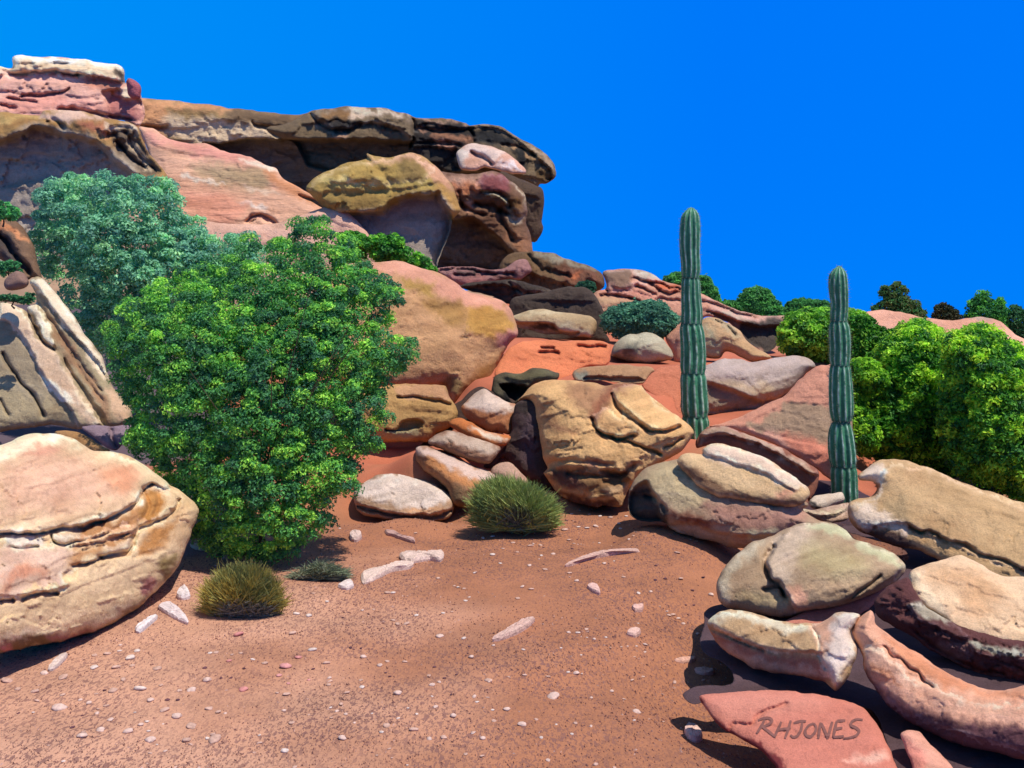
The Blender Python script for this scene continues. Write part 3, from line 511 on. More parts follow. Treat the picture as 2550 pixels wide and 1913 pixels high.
rock('cliff', 'cliff wall with a vast shaded alcove under a tan rim, behind the blue-green bush', 'cliff',
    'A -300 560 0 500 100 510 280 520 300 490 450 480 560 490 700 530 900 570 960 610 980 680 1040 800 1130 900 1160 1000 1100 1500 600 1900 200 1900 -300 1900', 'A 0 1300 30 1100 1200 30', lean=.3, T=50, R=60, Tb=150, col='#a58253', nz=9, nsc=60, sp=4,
    plates=[('A -320 760 0 690 100 640 240 590 330 610 450 640 540 650 650 690 760 760 800 830 900 900 1000 1000 900 1600 0 1600 -320 1500', -75, 26), ('A 740 600 900 590 1040 800 1120 900 1060 940 900 880 740 700', -18, 14)],
    grooves=[('A 780 640 880 780 1010 880', 6, 14), ('A 860 640 960 790 1070 890', 6, 14), ('A 800 700 900 820 1000 870', 5, 12), ('A 320 560 380 560 430 600', 6, 14)],
    patches=[('A 280 540 300 495 450 480 560 490 720 550 620 540 530 550 450 590 400 545 340 540', '#dcbcab', 8), ('A 0 500 270 520 280 545 200 540 0 560', '#c2a56c', 10), ('A 540 560 740 590 740 650 640 640 560 620', '#b97a60', 12), ('A 740 590 900 570 960 610 940 650 860 600 760 610', '#e0cfba', 7),
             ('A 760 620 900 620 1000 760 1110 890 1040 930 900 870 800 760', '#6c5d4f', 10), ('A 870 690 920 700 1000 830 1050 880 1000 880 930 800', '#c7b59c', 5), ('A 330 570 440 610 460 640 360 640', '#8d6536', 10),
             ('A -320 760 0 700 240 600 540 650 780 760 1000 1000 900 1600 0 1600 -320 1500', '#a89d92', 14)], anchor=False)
rock('cliff', 'long flat mesa behind with a peach rim, a white band and a dark recess below', 'cliff',
    'A 900 400 1000 403 1200 420 1400 440 1600 470 1800 490 2050 510 2200 480 2400 500 2700 700 2700 1350 2300 1380 2100 1280 1900 1000 1700 880 1400 760 950 700 850 500', 'A 950 700 56 2200 1040 56', lean=.3, T=50, R=30, Tb=500, col='#8c7356', nz=8, nsc=60, streak=(.6, .6, 1.6),
    plates=[('A 1400 715 1560 700 1700 680 1900 680 2050 670 2200 690 2700 700 2700 1100 2200 1100 1800 900', -80, 14), ('A 1740 570 1850 620 1920 680 2150 690 2212 680 2212 600 2000 600', -14, 9)],
    grooves=[('A 980 600 1150 600', 6, 12), ('A 1740 570 1820 610 1900 650', 5, 14)],
    patches=[('A 900 405 1200 425 1560 460 1500 490 1200 480 1150 600 1100 680 900 650', '#cf9b72', 14), ('A 1150 490 1400 490 1560 520 1350 540 1200 530', '#a0855c', 9), ('A 1140 530 1300 540 1500 540 1700 570 1850 620 1910 670 1700 690 1560 690 1400 710 1250 690 1150 640', '#d2bda2', 12),
             ('A 1620 480 2050 515 2212 560 2212 620 2000 600 1750 570 1560 520', '#6a5744', 12), ('A 2000 620 2070 600 2120 640 2140 680 2060 660', '#dcb392', 6), ('A 1500 700 2700 690 2700 1100 2200 1100 1800 900 1600 780', '#9c9186', 12)], anchor=False)
rock('cliff', 'smooth salmon-pink rock apron streaked with white between the alcove and the olive boulder', 'cliff',
    'A 960 600 1050 610 1160 680 1300 710 1420 715 1560 770 1700 800 1840 860 1900 880 1950 960 2100 1040 2212 1110 B 120 790 260 860 400 955 330 970 150 970 50 990 B 0 1010 A 1930 1290 1760 1300 1600 1290 1400 1270 1200 1240 1100 1000 1030 800', 'A 1400 1280 34 2212 1230 34', lean=1.0, T=30, R=50, Tb=200, col='#dcae96', nz=4, nsc=80, streak=(.4, .6, 2.5), strata=(34, 2.5, .14),
    grooves=[('A 1700 1250 1740 1215 1800 1205 1860 1230 1900 1270', 5, 18), ('A 1720 1260 1780 1225 1840 1240', 4, 10)],
    patches=[('A 980 620 1160 680 1420 720 1700 800 1840 870 1600 860 1400 820 1200 740 1040 700', '#dc9c90', 14), ('A 1300 880 1560 860 1840 890 1860 1000 1760 1040 1560 1000 1400 950', '#b39a7c', 20), ('A 1230 920 1320 940 1440 965 1560 980 1400 975 1260 945', '#e9e0d4', 5),
             ('A 1640 1120 1760 1130 1830 1160 1720 1150', '#e9dcd6', 6), ('A 1680 1010 1800 1030 1940 1070 1800 1060', '#e6cdb8', 6), ('A 1200 1040 1500 1060 1700 1150 1600 1260 1400 1240 1260 1140', '#dc9f8a', 18), ('A 1840 870 1960 960 2212 1110 2212 1160 1980 1050 1840 930', '#c98d68', 12), ('A 1640 820 1850 850 1910 890 1840 880 1680 840', '#eedccc', 5)], anchor=False)
rock('rock', 'pale pink bedrock strip just above the main green bush', 'rock', 'A 700 1180 1150 1190 1500 1260 1900 1260 2100 1200 2350 1150 2600 1500 2300 2000 1400 2000 700 1900', 'A 1400 1990 27 2100 1990 27', lean=.7, T=24, R=30, col='#d0a795', anchor=False)
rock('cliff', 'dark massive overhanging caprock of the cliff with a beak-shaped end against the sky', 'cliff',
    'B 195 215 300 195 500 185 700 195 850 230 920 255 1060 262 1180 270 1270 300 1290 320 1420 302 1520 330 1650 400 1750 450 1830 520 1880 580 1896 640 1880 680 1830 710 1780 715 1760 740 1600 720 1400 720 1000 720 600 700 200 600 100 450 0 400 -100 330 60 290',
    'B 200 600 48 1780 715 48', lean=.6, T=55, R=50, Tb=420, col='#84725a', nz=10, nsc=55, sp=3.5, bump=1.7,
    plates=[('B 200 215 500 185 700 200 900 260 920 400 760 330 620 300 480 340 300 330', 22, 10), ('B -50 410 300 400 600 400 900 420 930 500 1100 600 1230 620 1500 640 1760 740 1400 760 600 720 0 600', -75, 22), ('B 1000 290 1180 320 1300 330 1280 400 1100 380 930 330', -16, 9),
            ('B 1290 330 1420 312 1520 345 1650 420 1780 540 1860 620 1830 700 1600 560 1560 470 1400 440 1300 380', -22, 10), ('B 920 460 1200 470 1200 560 1240 620 1000 600', -30, 10)],
    grooves=[('B 915 260 915 350 905 460', 6, 30), ('B 200 230 260 290 340 335 450 345 540 310', 7, 24), ('B 1290 320 1310 370 1330 420', 6, 20), ('B 1520 450 1640 460 1750 520', 5, 14), ('B 930 330 1060 350 1280 340', 6, 18), ('B 930 440 1060 430 1230 450', 6, 18)],
    patches=[('B 280 210 420 200 480 230 440 290 360 300 300 270', '#93704a', 10), ('B 470 190 560 190 700 200 850 235 900 260 760 230 640 215 560 250 470 250', '#d8bfa8', 6), ('B 230 285 330 340 450 350 440 385 380 380 300 350', '#d6ad92', 5), ('B 920 255 1060 262 1270 300 1280 325 1180 300 1060 310 960 280', '#d2ac95', 6),
             ('B 1290 320 1420 302 1650 400 1830 520 1890 610 1860 600 1740 480 1600 400 1420 318', '#c2a990', 5), ('B 1050 380 1300 380 1330 420 1240 440 1060 420', '#a9795c', 9), ('B 920 370 1000 390 1000 420 930 420', '#a88a72', 6),
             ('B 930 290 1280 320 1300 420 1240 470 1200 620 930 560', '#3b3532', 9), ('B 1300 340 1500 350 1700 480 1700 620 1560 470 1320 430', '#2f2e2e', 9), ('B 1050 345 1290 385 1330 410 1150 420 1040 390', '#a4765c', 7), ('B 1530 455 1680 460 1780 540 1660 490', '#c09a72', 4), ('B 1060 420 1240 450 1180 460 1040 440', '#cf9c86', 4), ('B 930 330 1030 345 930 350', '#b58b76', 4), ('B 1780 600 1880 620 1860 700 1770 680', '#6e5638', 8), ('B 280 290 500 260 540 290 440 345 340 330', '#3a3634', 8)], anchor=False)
rock('boulder', 'pale pink block with white scuffs tucked under the dark overhang', 'boulder', 'B 1210 500 1250 450 1330 430 1440 450 1540 490 1630 560 1690 620 1680 650 1600 650 1500 625 1400 600 1340 625 1240 610', 'B 1240 620 46 1660 655 46', lean=1.0, T=30, R=30, col='#cb9f8e', sp=3, nz=6,
    grooves=[('B 1310 500 1400 545 1450 575', 5, 18)], patches=[('B 1260 450 1340 435 1480 460 1540 500 1460 550 1380 530 1300 490', '#d9c3bb', 8), ('B 1210 500 1250 470 1300 500 1230 590', '#d3c5bd', 7), ('B 1500 570 1600 580 1690 620 1600 600', '#dfd6da', 6)], anchor=False)
rock('boulder', 'dark brown rock buttress at the sky edge under the beak of the overhang', 'boulder', 'B 1500 640 1600 660 1740 720 1800 750 1815 830 1800 950 1800 1020 1770 1090 1740 1120 1700 1100 1600 1000 1500 900', 'B 1600 1100 42 1740 1120 42', lean=.1, T=50, R=60, col='#5c4a3c', nz=9, bump=1.5, anchor=False)
rock('boulder', 'brown boulder with curved pale ribs beneath the cliff overhang, right of the olive boulder', 'boulder',
    'B 1080 650 1150 640 1300 650 1480 625 1550 670 1620 720 1670 780 1690 860 1700 900 1690 1000 1720 1080 1740 1180 1770 1250 1700 1300 1500 1330 1300 1310 1050 1320 1000 1200 980 1000 1050 900',
    'B 1060 1320 33 1700 1300 33', lean=.35, T=60, R=50, Tb=120, col='#7c5c47', nz=9, nsc=45, sp=3.5, bump=1.5,
    plates=[('B 960 960 1150 960 1300 940 1400 1000 1500 1080 1600 1180 1680 1260 1600 1340 1000 1350', -75, 20), ('B 1330 700 1500 650 1660 780 1690 900 1650 940 1560 860 1450 800 1340 780', 14, 10)],
    grooves=[('B 1370 770 1460 770 1540 810 1580 870', 5, 20), ('B 1340 850 1450 870 1560 920', 7, 22), ('B 1500 900 1530 1000 1600 1100', 6, 16), ('B 1240 860 1300 900 1400 930', 6, 14), ('B 1230 780 1240 850 1260 900', 6, 14)],
    patches=[('B 1110 650 1300 650 1480 630 1400 700 1240 720 1160 700', '#c59d8a', 10), ('B 1200 700 1340 690 1380 760 1280 800 1220 760', '#bd7c5a', 12), ('B 1350 680 1480 640 1560 680 1540 760 1400 750', '#8a4f50', 10), ('B 1600 700 1680 800 1690 860 1640 780', '#bfae90', 5),
             ('B 1370 755 1440 765 1560 820 1600 900 1560 900 1500 820 1400 790', '#c8bd9b', 4), ('B 1260 850 1330 830 1340 890 1270 900', '#bf8f78', 6), ('B 1550 910 1620 950 1680 940 1660 1000 1600 980', '#c0ad98', 6), ('B 1540 1060 1700 1080 1740 1200 1740 1260 1640 1180', '#a87a5c', 10), ('B 1590 800 1680 840 1640 920 1580 860', '#7d5a35', 8),
             ('B 1250 1000 1360 1050 1330 1045', '#cbbfae', 4), ('B 1390 1030 1480 1080 1500 1110 1420 1060', '#c5b7a2', 4), ('B 960 970 1200 960 1500 1090 1660 1250 1600 1340 1000 1350', '#8a7868', 12)], anchor=False)
rock('boulder', 'olive-yellow topped boulder with a black undercut below the long dark recess', 'boulder',
    'B 170 745 260 660 400 590 500 560 600 540 590 500 640 525 760 530 900 500 980 520 1060 590 1130 660 1190 750 1220 840 1240 900 1180 960 1160 1050 1100 1200 1060 1310 950 1330 600 1250 400 1100 400 955 300 880',
    'B 500 1200 29 1060 1310 29', lean=.45, T=75, R=60, Tb=120, col='#a2884d', nz=7, nsc=60, sp=3.5,
    plates=[('B 380 930 500 900 700 890 740 830 860 790 940 780 1000 790 1080 760 1110 820 1180 960 1120 1330 500 1320 380 1150', -70, 24), ('B 180 740 400 600 600 545 900 510 1040 600 1000 700 700 720 400 700', 8, 40)],
    grooves=[('B 600 560 680 620 730 680', 12, 9), ('B 300 770 500 790 700 760', 16, 8)],
    patches=[('B 280 680 500 690 800 700 1000 680 1030 720 800 750 560 760 300 720', '#bda963', 14), ('B 760 530 920 505 1060 590 1190 750 1100 740 1030 680 960 580 850 560', '#cb9d80', 10), ('B 590 500 640 525 760 530 840 570 720 560 620 560', '#c9a27c', 8), ('B 840 540 960 560 1010 650 900 690 820 640', '#8c7648', 14),
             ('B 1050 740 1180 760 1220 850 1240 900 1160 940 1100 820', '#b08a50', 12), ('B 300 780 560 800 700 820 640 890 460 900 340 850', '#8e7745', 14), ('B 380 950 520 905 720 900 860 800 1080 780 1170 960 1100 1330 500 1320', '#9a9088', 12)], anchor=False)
# ---- left
rock('boulder', 'steep rock face at the left edge with cream diagonal ribs and grey stripes', 'boulder',
    'E -300 300 0 290 60 290 150 330 200 360 190 320 250 290 240 220 200 150 250 110 300 130 400 240 480 340 600 520 700 660 740 780 780 870 850 950 900 1000 915 1100 880 1140 760 1150 540 1160 400 1130 200 1150 0 1180 -300 1200',
    'E 0 1230 10.6 880 1180 10.6', lean=.85, T=50, R=60, col='#a0937a', nz=3.5, fac=.6,
    plates=[('E 200 150 250 110 320 140 480 340 700 660 740 800 620 640 440 440 260 200', 18, 8), ('E 0 290 100 300 200 400 260 530 400 640 520 860 600 1000 700 1120 560 1160 480 1020 300 800 180 560 60 420 0 400', 18, 8), ('E 190 320 250 300 320 420 390 570 380 600 300 540 260 440', 12, 7),
            ('E 440 660 500 760 620 920 720 1060 740 1150 680 1110 560 900 440 720', -16, 9)],
    grooves=[('E 20 640 100 780 220 920 300 1060', 5, 16), ('E 200 380 250 470 300 560 370 610', 5, 18), ('E 0 960 60 1060', 4, 10), ('E 400 500 560 760 700 960', 5, 8), ('E 260 280 400 480 480 600 700 900', 5, 8)],
    patches=[('E 200 150 250 110 320 140 480 340 600 520 720 720 710 800 560 580 430 400 300 250', '#e4d3bd', 7), ('E 0 290 60 290 150 330 210 420 180 450 60 400 0 390', '#e0cbb4', 8), ('E 80 420 200 420 280 560 400 640 520 860 680 1110 620 1140 500 1000 380 920 280 790 180 560', '#d2b7a0', 10), ('E 280 760 400 860 530 990 520 1005 380 930 300 830', '#efe3d0', 5),
             ('E 190 320 250 300 320 420 390 570 370 600 290 520 250 400', '#e6d8c0', 5), ('E 300 330 420 480 560 700 740 960 780 1130 720 1080 580 840 420 600', '#9a7b63', 10), ('E 740 880 830 940 900 1080 860 1130 790 1060', '#c2a38a', 10), ('E 0 420 100 500 200 640 330 900 240 1000 0 700', '#978b78', 16)])
rock('rock', 'brown diagonal rock with an orange edge at the left margin above the striped face', 'rock',
    'A -300 1040 0 1100 40 1180 130 1260 215 1380 260 1520 290 1640 E 220 110 180 130 60 60 0 -20 E -300 -60', 'A 0 1600 12.4 250 1650 12.4', lean=.5, T=40, R=50, col='#7b6352', nz=5,
    grooves=[('A 0 1340 100 1480 200 1590', 8, 24)], patches=[('A 0 1220 60 1270 215 1380 180 1380 60 1310 0 1270', '#cf9068', 5), ('A 0 1320 60 1380 180 1560 140 1560 0 1420', '#51494a', 8), ('E -200 -40 0 -10 40 40 0 80 -200 60', '#c0765a', 8)], anchor=False)
rock('rock', 'small plum-brown stone lodged at the top of the striped face on the left', 'rock', 'E 30 150 50 110 110 75 170 90 205 150 170 190 90 205 40 190', 'E 60 205 11.2 180 195 11.2', lean=.4, T=26, col='#8a6f66', sp=3, anchor=False)
rock('rock', 'flat lilac stone in the shade between the left boulder and the green bush', 'rock', 'E 560 1150 640 1130 760 1140 900 1130 900 1200 850 1260 790 1310 740 1290 680 1240 600 1190', 'E 600 1200 10.2 850 1270 10.2', lean=.9, T=14, R=20, col='#8b7a8c', grooves=[('E 760 1150 770 1220 800 1290', 6, 14)], anchor=False)
rock('rock', 'thin orange-brown slab behind the big left boulder', 'rock', 'E 380 1180 460 1170 560 1190 640 1230 720 1280 760 1310 640 1310 520 1280 420 1230', 'E 420 1250 9.8 740 1310 9.6', lean=1.0, T=14, R=20, col='#a98258', anchor=False)
rock('boulder', 'enormous rounded cream boulder with rippled ledges at the left edge', 'boulder',
    'F -500 300 -200 200 0 165 120 110 240 82 360 85 480 110 560 150 640 195 780 210 900 240 1000 300 1060 350 1140 400 1175 440 1240 470 1310 530 1350 560 1368 610 1350 680 1320 740 1310 800 1270 880 1240 960 1190 1040 1130 1110 1040 1200 940 1290 820 1360 700 1430 540 1480 350 1530 180 1560 0 1590 -300 1620 -700 1560 -800 900',
    'F 0 1600 5.95 1240 1000 7.9', lean=.95, T=180, R=260, col='#dcc2a0', nz=6,
    plates=[('F -700 150 0 150 240 70 600 150 1000 290 1180 440 1140 470 1060 430 1000 470 960 540 870 610 740 660 600 700 480 740 380 750 250 780 0 770 -700 800', 26, 10),
            ('F 0 790 60 830 80 860 300 860 350 820 420 850 520 830 700 760 900 700 960 740 920 860 820 900 700 930 640 970 520 1010 440 1060 480 1130 300 1180 0 1210 -600 1200 -600 800', 14, 9),
            ('F 360 770 600 790 780 730 940 690 1060 640 1200 560 1230 540 1220 600 1150 680 1000 740 900 760 700 800 480 850 400 850', 8, 8)],
    grooves=[('F 0 775 120 770 260 775 380 750 430 735 560 740 680 690 800 650 900 600 960 540 990 470 1050 430', 6, 26), ('F 350 780 370 830 430 860 560 820 700 790 800 740 900 715', 5, 18), ('F 1230 540 1215 600 1150 660 1060 700 960 740 930 800 900 880 820 910 700 935', 7, 30),
             ('F 690 930 640 970 560 990 500 1000', 5, 20), ('F 160 1230 250 1190 320 1180 400 1190', 5, 20), ('F 0 1245 90 1230', 5, 20), ('F 60 860 140 875 260 865', 5, 16), ('F 1000 480 1020 560 1010 640 960 700', 5, 12), ('F 1080 480 1090 560 1060 640', 5, 10), ('F 480 870 700 830 880 770', 5, 14), ('F 560 890 740 840 920 790', 4, 10)],
    patches=[('F 0 280 100 230 250 170 400 180 560 230 760 290 930 330 900 480 760 560 560 610 300 640 0 660', '#d8b19a', 50), ('F 130 220 300 160 420 180 300 240', '#d09a86', 20), ('F 720 320 900 300 950 400 880 480 760 440', '#d59c7e', 20), ('F -500 200 0 190 200 120 400 90 620 190 500 160 300 140 100 210 0 260', '#eadbc0', 12),
             ('F 0 730 200 730 440 690 660 640 860 590 960 500 1060 420 1170 440 1140 520 1100 470 1020 470 960 560 820 640 640 700 400 740 0 770', '#ead3b8', 8), ('F 640 190 900 240 1160 420 1060 400 900 300', '#e6cfae', 10), ('F 30 780 260 790 300 830 260 860 80 860', '#dcd6cc', 6), ('F 380 760 500 760 560 780 460 820 380 810', '#d5c2b0', 7),
             ('F 560 740 700 700 860 650 980 560 980 700 800 760 600 850 440 960 560 900 900 740 930 760 820 830 600 930 460 1010', '#b98b63', 10), ('F 1000 470 1080 480 1120 560 1050 660 980 690', '#b8864f', 9), ('F 0 880 300 870 500 880 460 980 520 1060 440 1150 250 1170 0 1190', '#d6b8a6', 16), ('F 100 1010 200 1000 320 1030 160 1080 0 1150', '#cf967c', 14),
             ('F 120 1190 220 1140 420 1120 460 1060 520 1010 560 1040 480 1140 300 1180 120 1230', '#e8cda2', 7), ('F 720 880 880 810 910 840 860 900 740 920', '#e8cdb2', 5), ('F 1000 800 1160 700 1260 620 1200 760 1090 900 980 930', '#b98552', 14), ('F 1250 560 1310 600 1310 760 1230 850 1180 830', '#e0c09a', 12),
             ('F 980 1160 1000 1100 1070 1070 1080 1110 1020 1190', '#a87370', 9), ('F 0 1520 160 1480 260 1460 350 1440 480 1480 560 1430 700 1400 860 1330 1000 1220 1060 1190 940 1300 820 1370 540 1490 0 1600', '#7a6145', 10), ('F 340 1470 430 1460 520 1440 600 1430 690 1400 540 1470 400 1500', '#a9787a', 8), ('F 0 1530 90 1530 90 1560 0 1570', '#b37478', 7),
             ('F 0 1480 200 1440 400 1430 600 1370 900 1240 800 1330 560 1400 300 1450 0 1510', '#dccbb0', 10), ('F 1100 960 1220 920 1190 1030 1120 1090', '#8f7a55', 12)])
# right hillside
rock('hill', None, None, 'D -1500 900 -900 800 -300 720 300 690 700 665 900 638 1150 670 1300 700 1560 735 1700 710 1860 705 1990 740 2100 830 2212 900 2700 1000 3200 1150 3200 1700 2400 1900 0 1700 -1500 1500', 'D 0 1700 52 2400 1900 52', lean=.9, T=30, R=120, Tb=200,
     col='#dba794', nz=6, nsc=90, sp=5, kind='structure', anchor=False, patches=[('D 700 760 900 780 1050 790 1000 830', '#b3a09a', 12), ('D 1800 690 1930 700 1900 730 1700 720', '#a99c96', 8)])
# ROCKS-END

# ------------------------------------------------------------------ ground
g_pts = list(ANCH) + [tuple(p) for p in pts('G 1250 640 14.6 1600 660 14.6 1900 600 14.8 1300 480 16.6 1650 430 17.6 1900 440 17.4 450 1250 12.7 600 1130 13.1 H 420 350 14.6 500 480 14.0 560 560 13.6 700 640 13.0 1600 950 11.9 S 2200 1250 12 S 2500 1330 11', 3)]
W = pos([p[0] for p in g_pts], [p[1] for p in g_pts], [p[2] for p in g_pts])
keepW = W[:, 1] < 28; W = W[keepW]; W = W[(W[:, 1] > 9.6) & ((W[:, 1] > 11.6) | (W[:, 2] < .35))]
ground_flags = None
front = [(x, y, 0.0) for y in (-3, 0, 3, 5, 7, 9) for x in np.linspace(-.9*(y+4), .9*(y+4), 7)]
front += [(x, 9.8, 0.0) for x in (-1.5, -.6, .3, 1.0)] + [(-1.0, 10.8, .06), (0.4, 10.9, .05)]
front += [(-12, 14, 1.2), (-10, 22, 2.6), (0, 30, 3.2), (-14, 34, 4), (6, 32, 1.2), (16, 16, 0), (14, 24, .2), (6.5, 16.5, 0), (8.5, 17, -.05), (5.6, 14, -.05), (7, 12.5, -.1), (10, 60, 0), (40, 60, 0), (-40, 60, 4), (0, 80, 2), (80, 120, 0), (-80, 120, 0), (0, 200, 0), (-200, 300, 0), (200, 300, 0), (60, 20, 0), (-60, 20, 0)]
W = np.concatenate([W, np.array(front, float)])
W[:, 2] = np.where(W[:, 1] < 9.6, 0.0, W[:, 2]-.05)
gap = pos(*pts('I 1150 480 1300 1160 1240 640 1500 330 1700 1180 1560 520 1240 1200 H 1500 1300 1650 1340').T, [7.4, 5.9, 6.9, 7.6, 6.0, 7.2, 5.8, 9.6, 9.4]); gap[:, 2] = -.3; W = np.concatenate([W, gap])
def ground_z(x, y):
    z = ground_s(x, y); p = np.stack([np.asarray(x, float), np.asarray(y, float), 0*z], -1)
    return z + .012*fbm(p*2.2, 4, 3)*np.clip((25-p[..., 1])/20, 0, 1) + .004*fbm(p*12, 3, 9)*(p[..., 1] < 14)
def ground_s(x, y):
    x = np.asarray(x, float); y = np.asarray(y, float); num = 0; den = 0
    for wx, wy, wz in W:
        sc = (1.0/(1+.04*max(wy, 0)))
        d2 = ((x-wx)**2+(y-wy)**2)*sc*sc+.02; w = d2**-2.0
        num = num+w*wz; den = den+w
    return num/den
us = np.linspace(-2.2, 2.2, 560); yy = np.concatenate([np.linspace(-3.5, 20, 420), 20*np.exp(np.linspace(.01, math.log(60), 160))])
UU, YY = np.meshgrid(us, yy); XX = UU*(YY+5)
ZZ = ground_z(XX, YY)
nyy, nxx = XX.shape; idx = np.arange(nyy*nxx).reshape(nyy, nxx)
Fg = np.stack([idx[:-1, :-1], idx[:-1, 1:], idx[1:, 1:], idx[1:, :-1]], -1).reshape(-1, 4)
Vg = np.stack([XX, YY, ZZ], -1).reshape(-1, 3)
cg = np.repeat(hexc('#aa7050')[None], len(Vg), 0)
nzg = fbm(np.stack([Vg[:, 0]*.35, Vg[:, 1]*.35, 0*Vg[:, 0]], -1), 3, 77)[:, None]
cg = cg*(1+.0*nzg)
VW = Vg + np.stack([nzg[:, 0]*0, 0*nzg[:, 0], 0*nzg[:, 0]], 1)
wob = fbm(np.stack([Vg[:, 0]*1.1, Vg[:, 1]*1.1, 0*Vg[:, 0]], -1), 4, 78); wo2 = fbm(np.stack([Vg[:, 0]*1.1, Vg[:, 1]*1.1, 0*Vg[:, 0]+9], -1), 4, 79)
Vg0 = Vg; Vg = Vg + np.stack([wob*.9, wo2*.9, 0*wob], 1)
tt = sstep((Vg[:, 1]-11.4)/1.2)[:, None]; cg = cg*(1-tt)+hexc('#bd6c4e')*tt
tr_ = (sstep((Vg[:, 0]-.28*Vg[:, 1])/.8)*sstep((Vg[:, 1]-5.0)/.6)*sstep((13.5-Vg[:, 1])/2)*sstep((.56*Vg[:, 1]-Vg[:, 0])/.8))[:, None]; cg = cg*(1-tr_)+hexc('#44323a')*tr_  # shade between the right boulders put into the ground colour
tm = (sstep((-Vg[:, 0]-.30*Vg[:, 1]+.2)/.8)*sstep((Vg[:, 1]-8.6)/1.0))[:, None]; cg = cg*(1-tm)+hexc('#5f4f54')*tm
tg = (sstep((Vg[:, 0]-.42*Vg[:, 1])/1.2)*sstep((Vg[:, 1]-12)/2))[:, None]; cg = cg*(1-tg)+hexc('#8d7a5c')*tg
tl = (sstep((-Vg[:, 0]+.1)/2.2)*sstep((10-Vg[:, 1])/3.5))[:, None]; cg = cg*(1-.85*tl)+hexc('#cf9c7f')*.85*tl  # paler sand on the left: glare put into the colour
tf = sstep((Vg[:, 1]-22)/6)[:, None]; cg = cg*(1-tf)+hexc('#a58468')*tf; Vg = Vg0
def sand_mat():
    m, t, b = base_mat('sand', .95)
    at = N(t, 'ShaderNodeAttribute', attribute_name='Col'); g = N(t, 'ShaderNodeNewGeometry')
    def noise(sc, det, vec, r=.6, d=0):
        n = N(t, 'ShaderNodeTexNoise'); n.inputs['Scale'].default_value = sc; n.inputs['Detail'].default_value = det; n.inputs['Roughness'].default_value = r; n.inputs['Distortion'].default_value = d
        t.links.new(vec, n.inputs['Vector']); return n.outputs[0]
    def mr_(v, a, bb, lo=0, hi=1):
        r = N(t, 'ShaderNodeMapRange'); r.interpolation_type = 'SMOOTHSTEP'; t.links.new(v, r.inputs['Value'])
        for k, x in zip(('From Min', 'From Max', 'To Min', 'To Max'), (a, bb, lo, hi)): r.inputs[k].default_value = x
        return r.outputs[0]
    mp = N(t, 'ShaderNodeMapping'); mp.inputs['Scale'].default_value = (1.0, .42, 1); mp.inputs['Rotation'].default_value = (0, 0, .35); t.links.new(g.outputs['Position'], mp.inputs[0])
    dash = mr_(noise(52, 4, mp.outputs[0], .6, .8), .51, .57)
    dens = mr_(noise(.75, 4, g.outputs['Position'], .6, .5), .33, .62, .25, 1.0)
    near = N(t, 'ShaderNodeMath', operation='MULTIPLY'); t.links.new(dash, near.inputs[0]); t.links.new(dens, near.inputs[1])
    s = N(t, 'ShaderNodeSeparateXYZ'); t.links.new(g.outputs['Position'], s.inputs[0])
    lim = mr_(s.outputs['Y'], 10.2, 11.2, 1, .05)
    n2 = N(t, 'ShaderNodeMath', operation='MULTIPLY'); t.links.new(near.outputs[0], n2.inputs[0]); t.links.new(lim, n2.inputs[1])
    hu = N(t, 'ShaderNodeMixRGB'); hu.inputs[2].default_value = (*hexc('#7d5650', .9), 1)  # mauve dashes paint the shade of small dimples into the sand
    t.links.new(at.outputs['Color'], hu.inputs[1])
    fz = N(t, 'ShaderNodeMath', operation='MULTIPLY'); t.links.new(n2.outputs[0], fz.inputs[0]); fz.inputs[1].default_value = .8
    t.links.new(fz.outputs[0], hu.inputs[0])
    lg = mr_(noise(1.3, 5, g.outputs['Position'], .6), .3, .7, .86, 1.12); fn = mr_(noise(90, 4, g.outputs['Position'], .7), .3, .7, .86, 1.12)
    m1 = N(t, 'ShaderNodeMath', operation='MULTIPLY'); t.links.new(lg, m1.inputs[0]); t.links.new(fn, m1.inputs[1])
    vs = N(t, 'ShaderNodeVectorMath', operation='SCALE'); t.links.new(hu.outputs[0], vs.inputs[0]); t.links.new(m1.outputs[0], vs.inputs['Scale'])
    t.links.new(vs.outputs[0], b.inputs['Base Color'])
    bp = N(t, 'ShaderNodeBump'); bp.inputs['Strength'].default_value = .5; bp.inputs['Distance'].default_value = .012
    ad = N(t, 'ShaderNodeMath', operation='MULTIPLY_ADD'); t.links.new(n2.outputs[0], ad.inputs[0]); ad.inputs[1].default_value = -.8
    t.links.new(noise(55, 5, g.outputs['Position'], .7), ad.inputs[2])
    t.links.new(ad.outputs[0], bp.inputs['Height']); t.links.new(bp.outputs[0], b.inputs['Normal'])
    return m
ground = new_mesh('ground', Vg, Fg, cg, sand_mat()); ground['kind'] = 'structure'

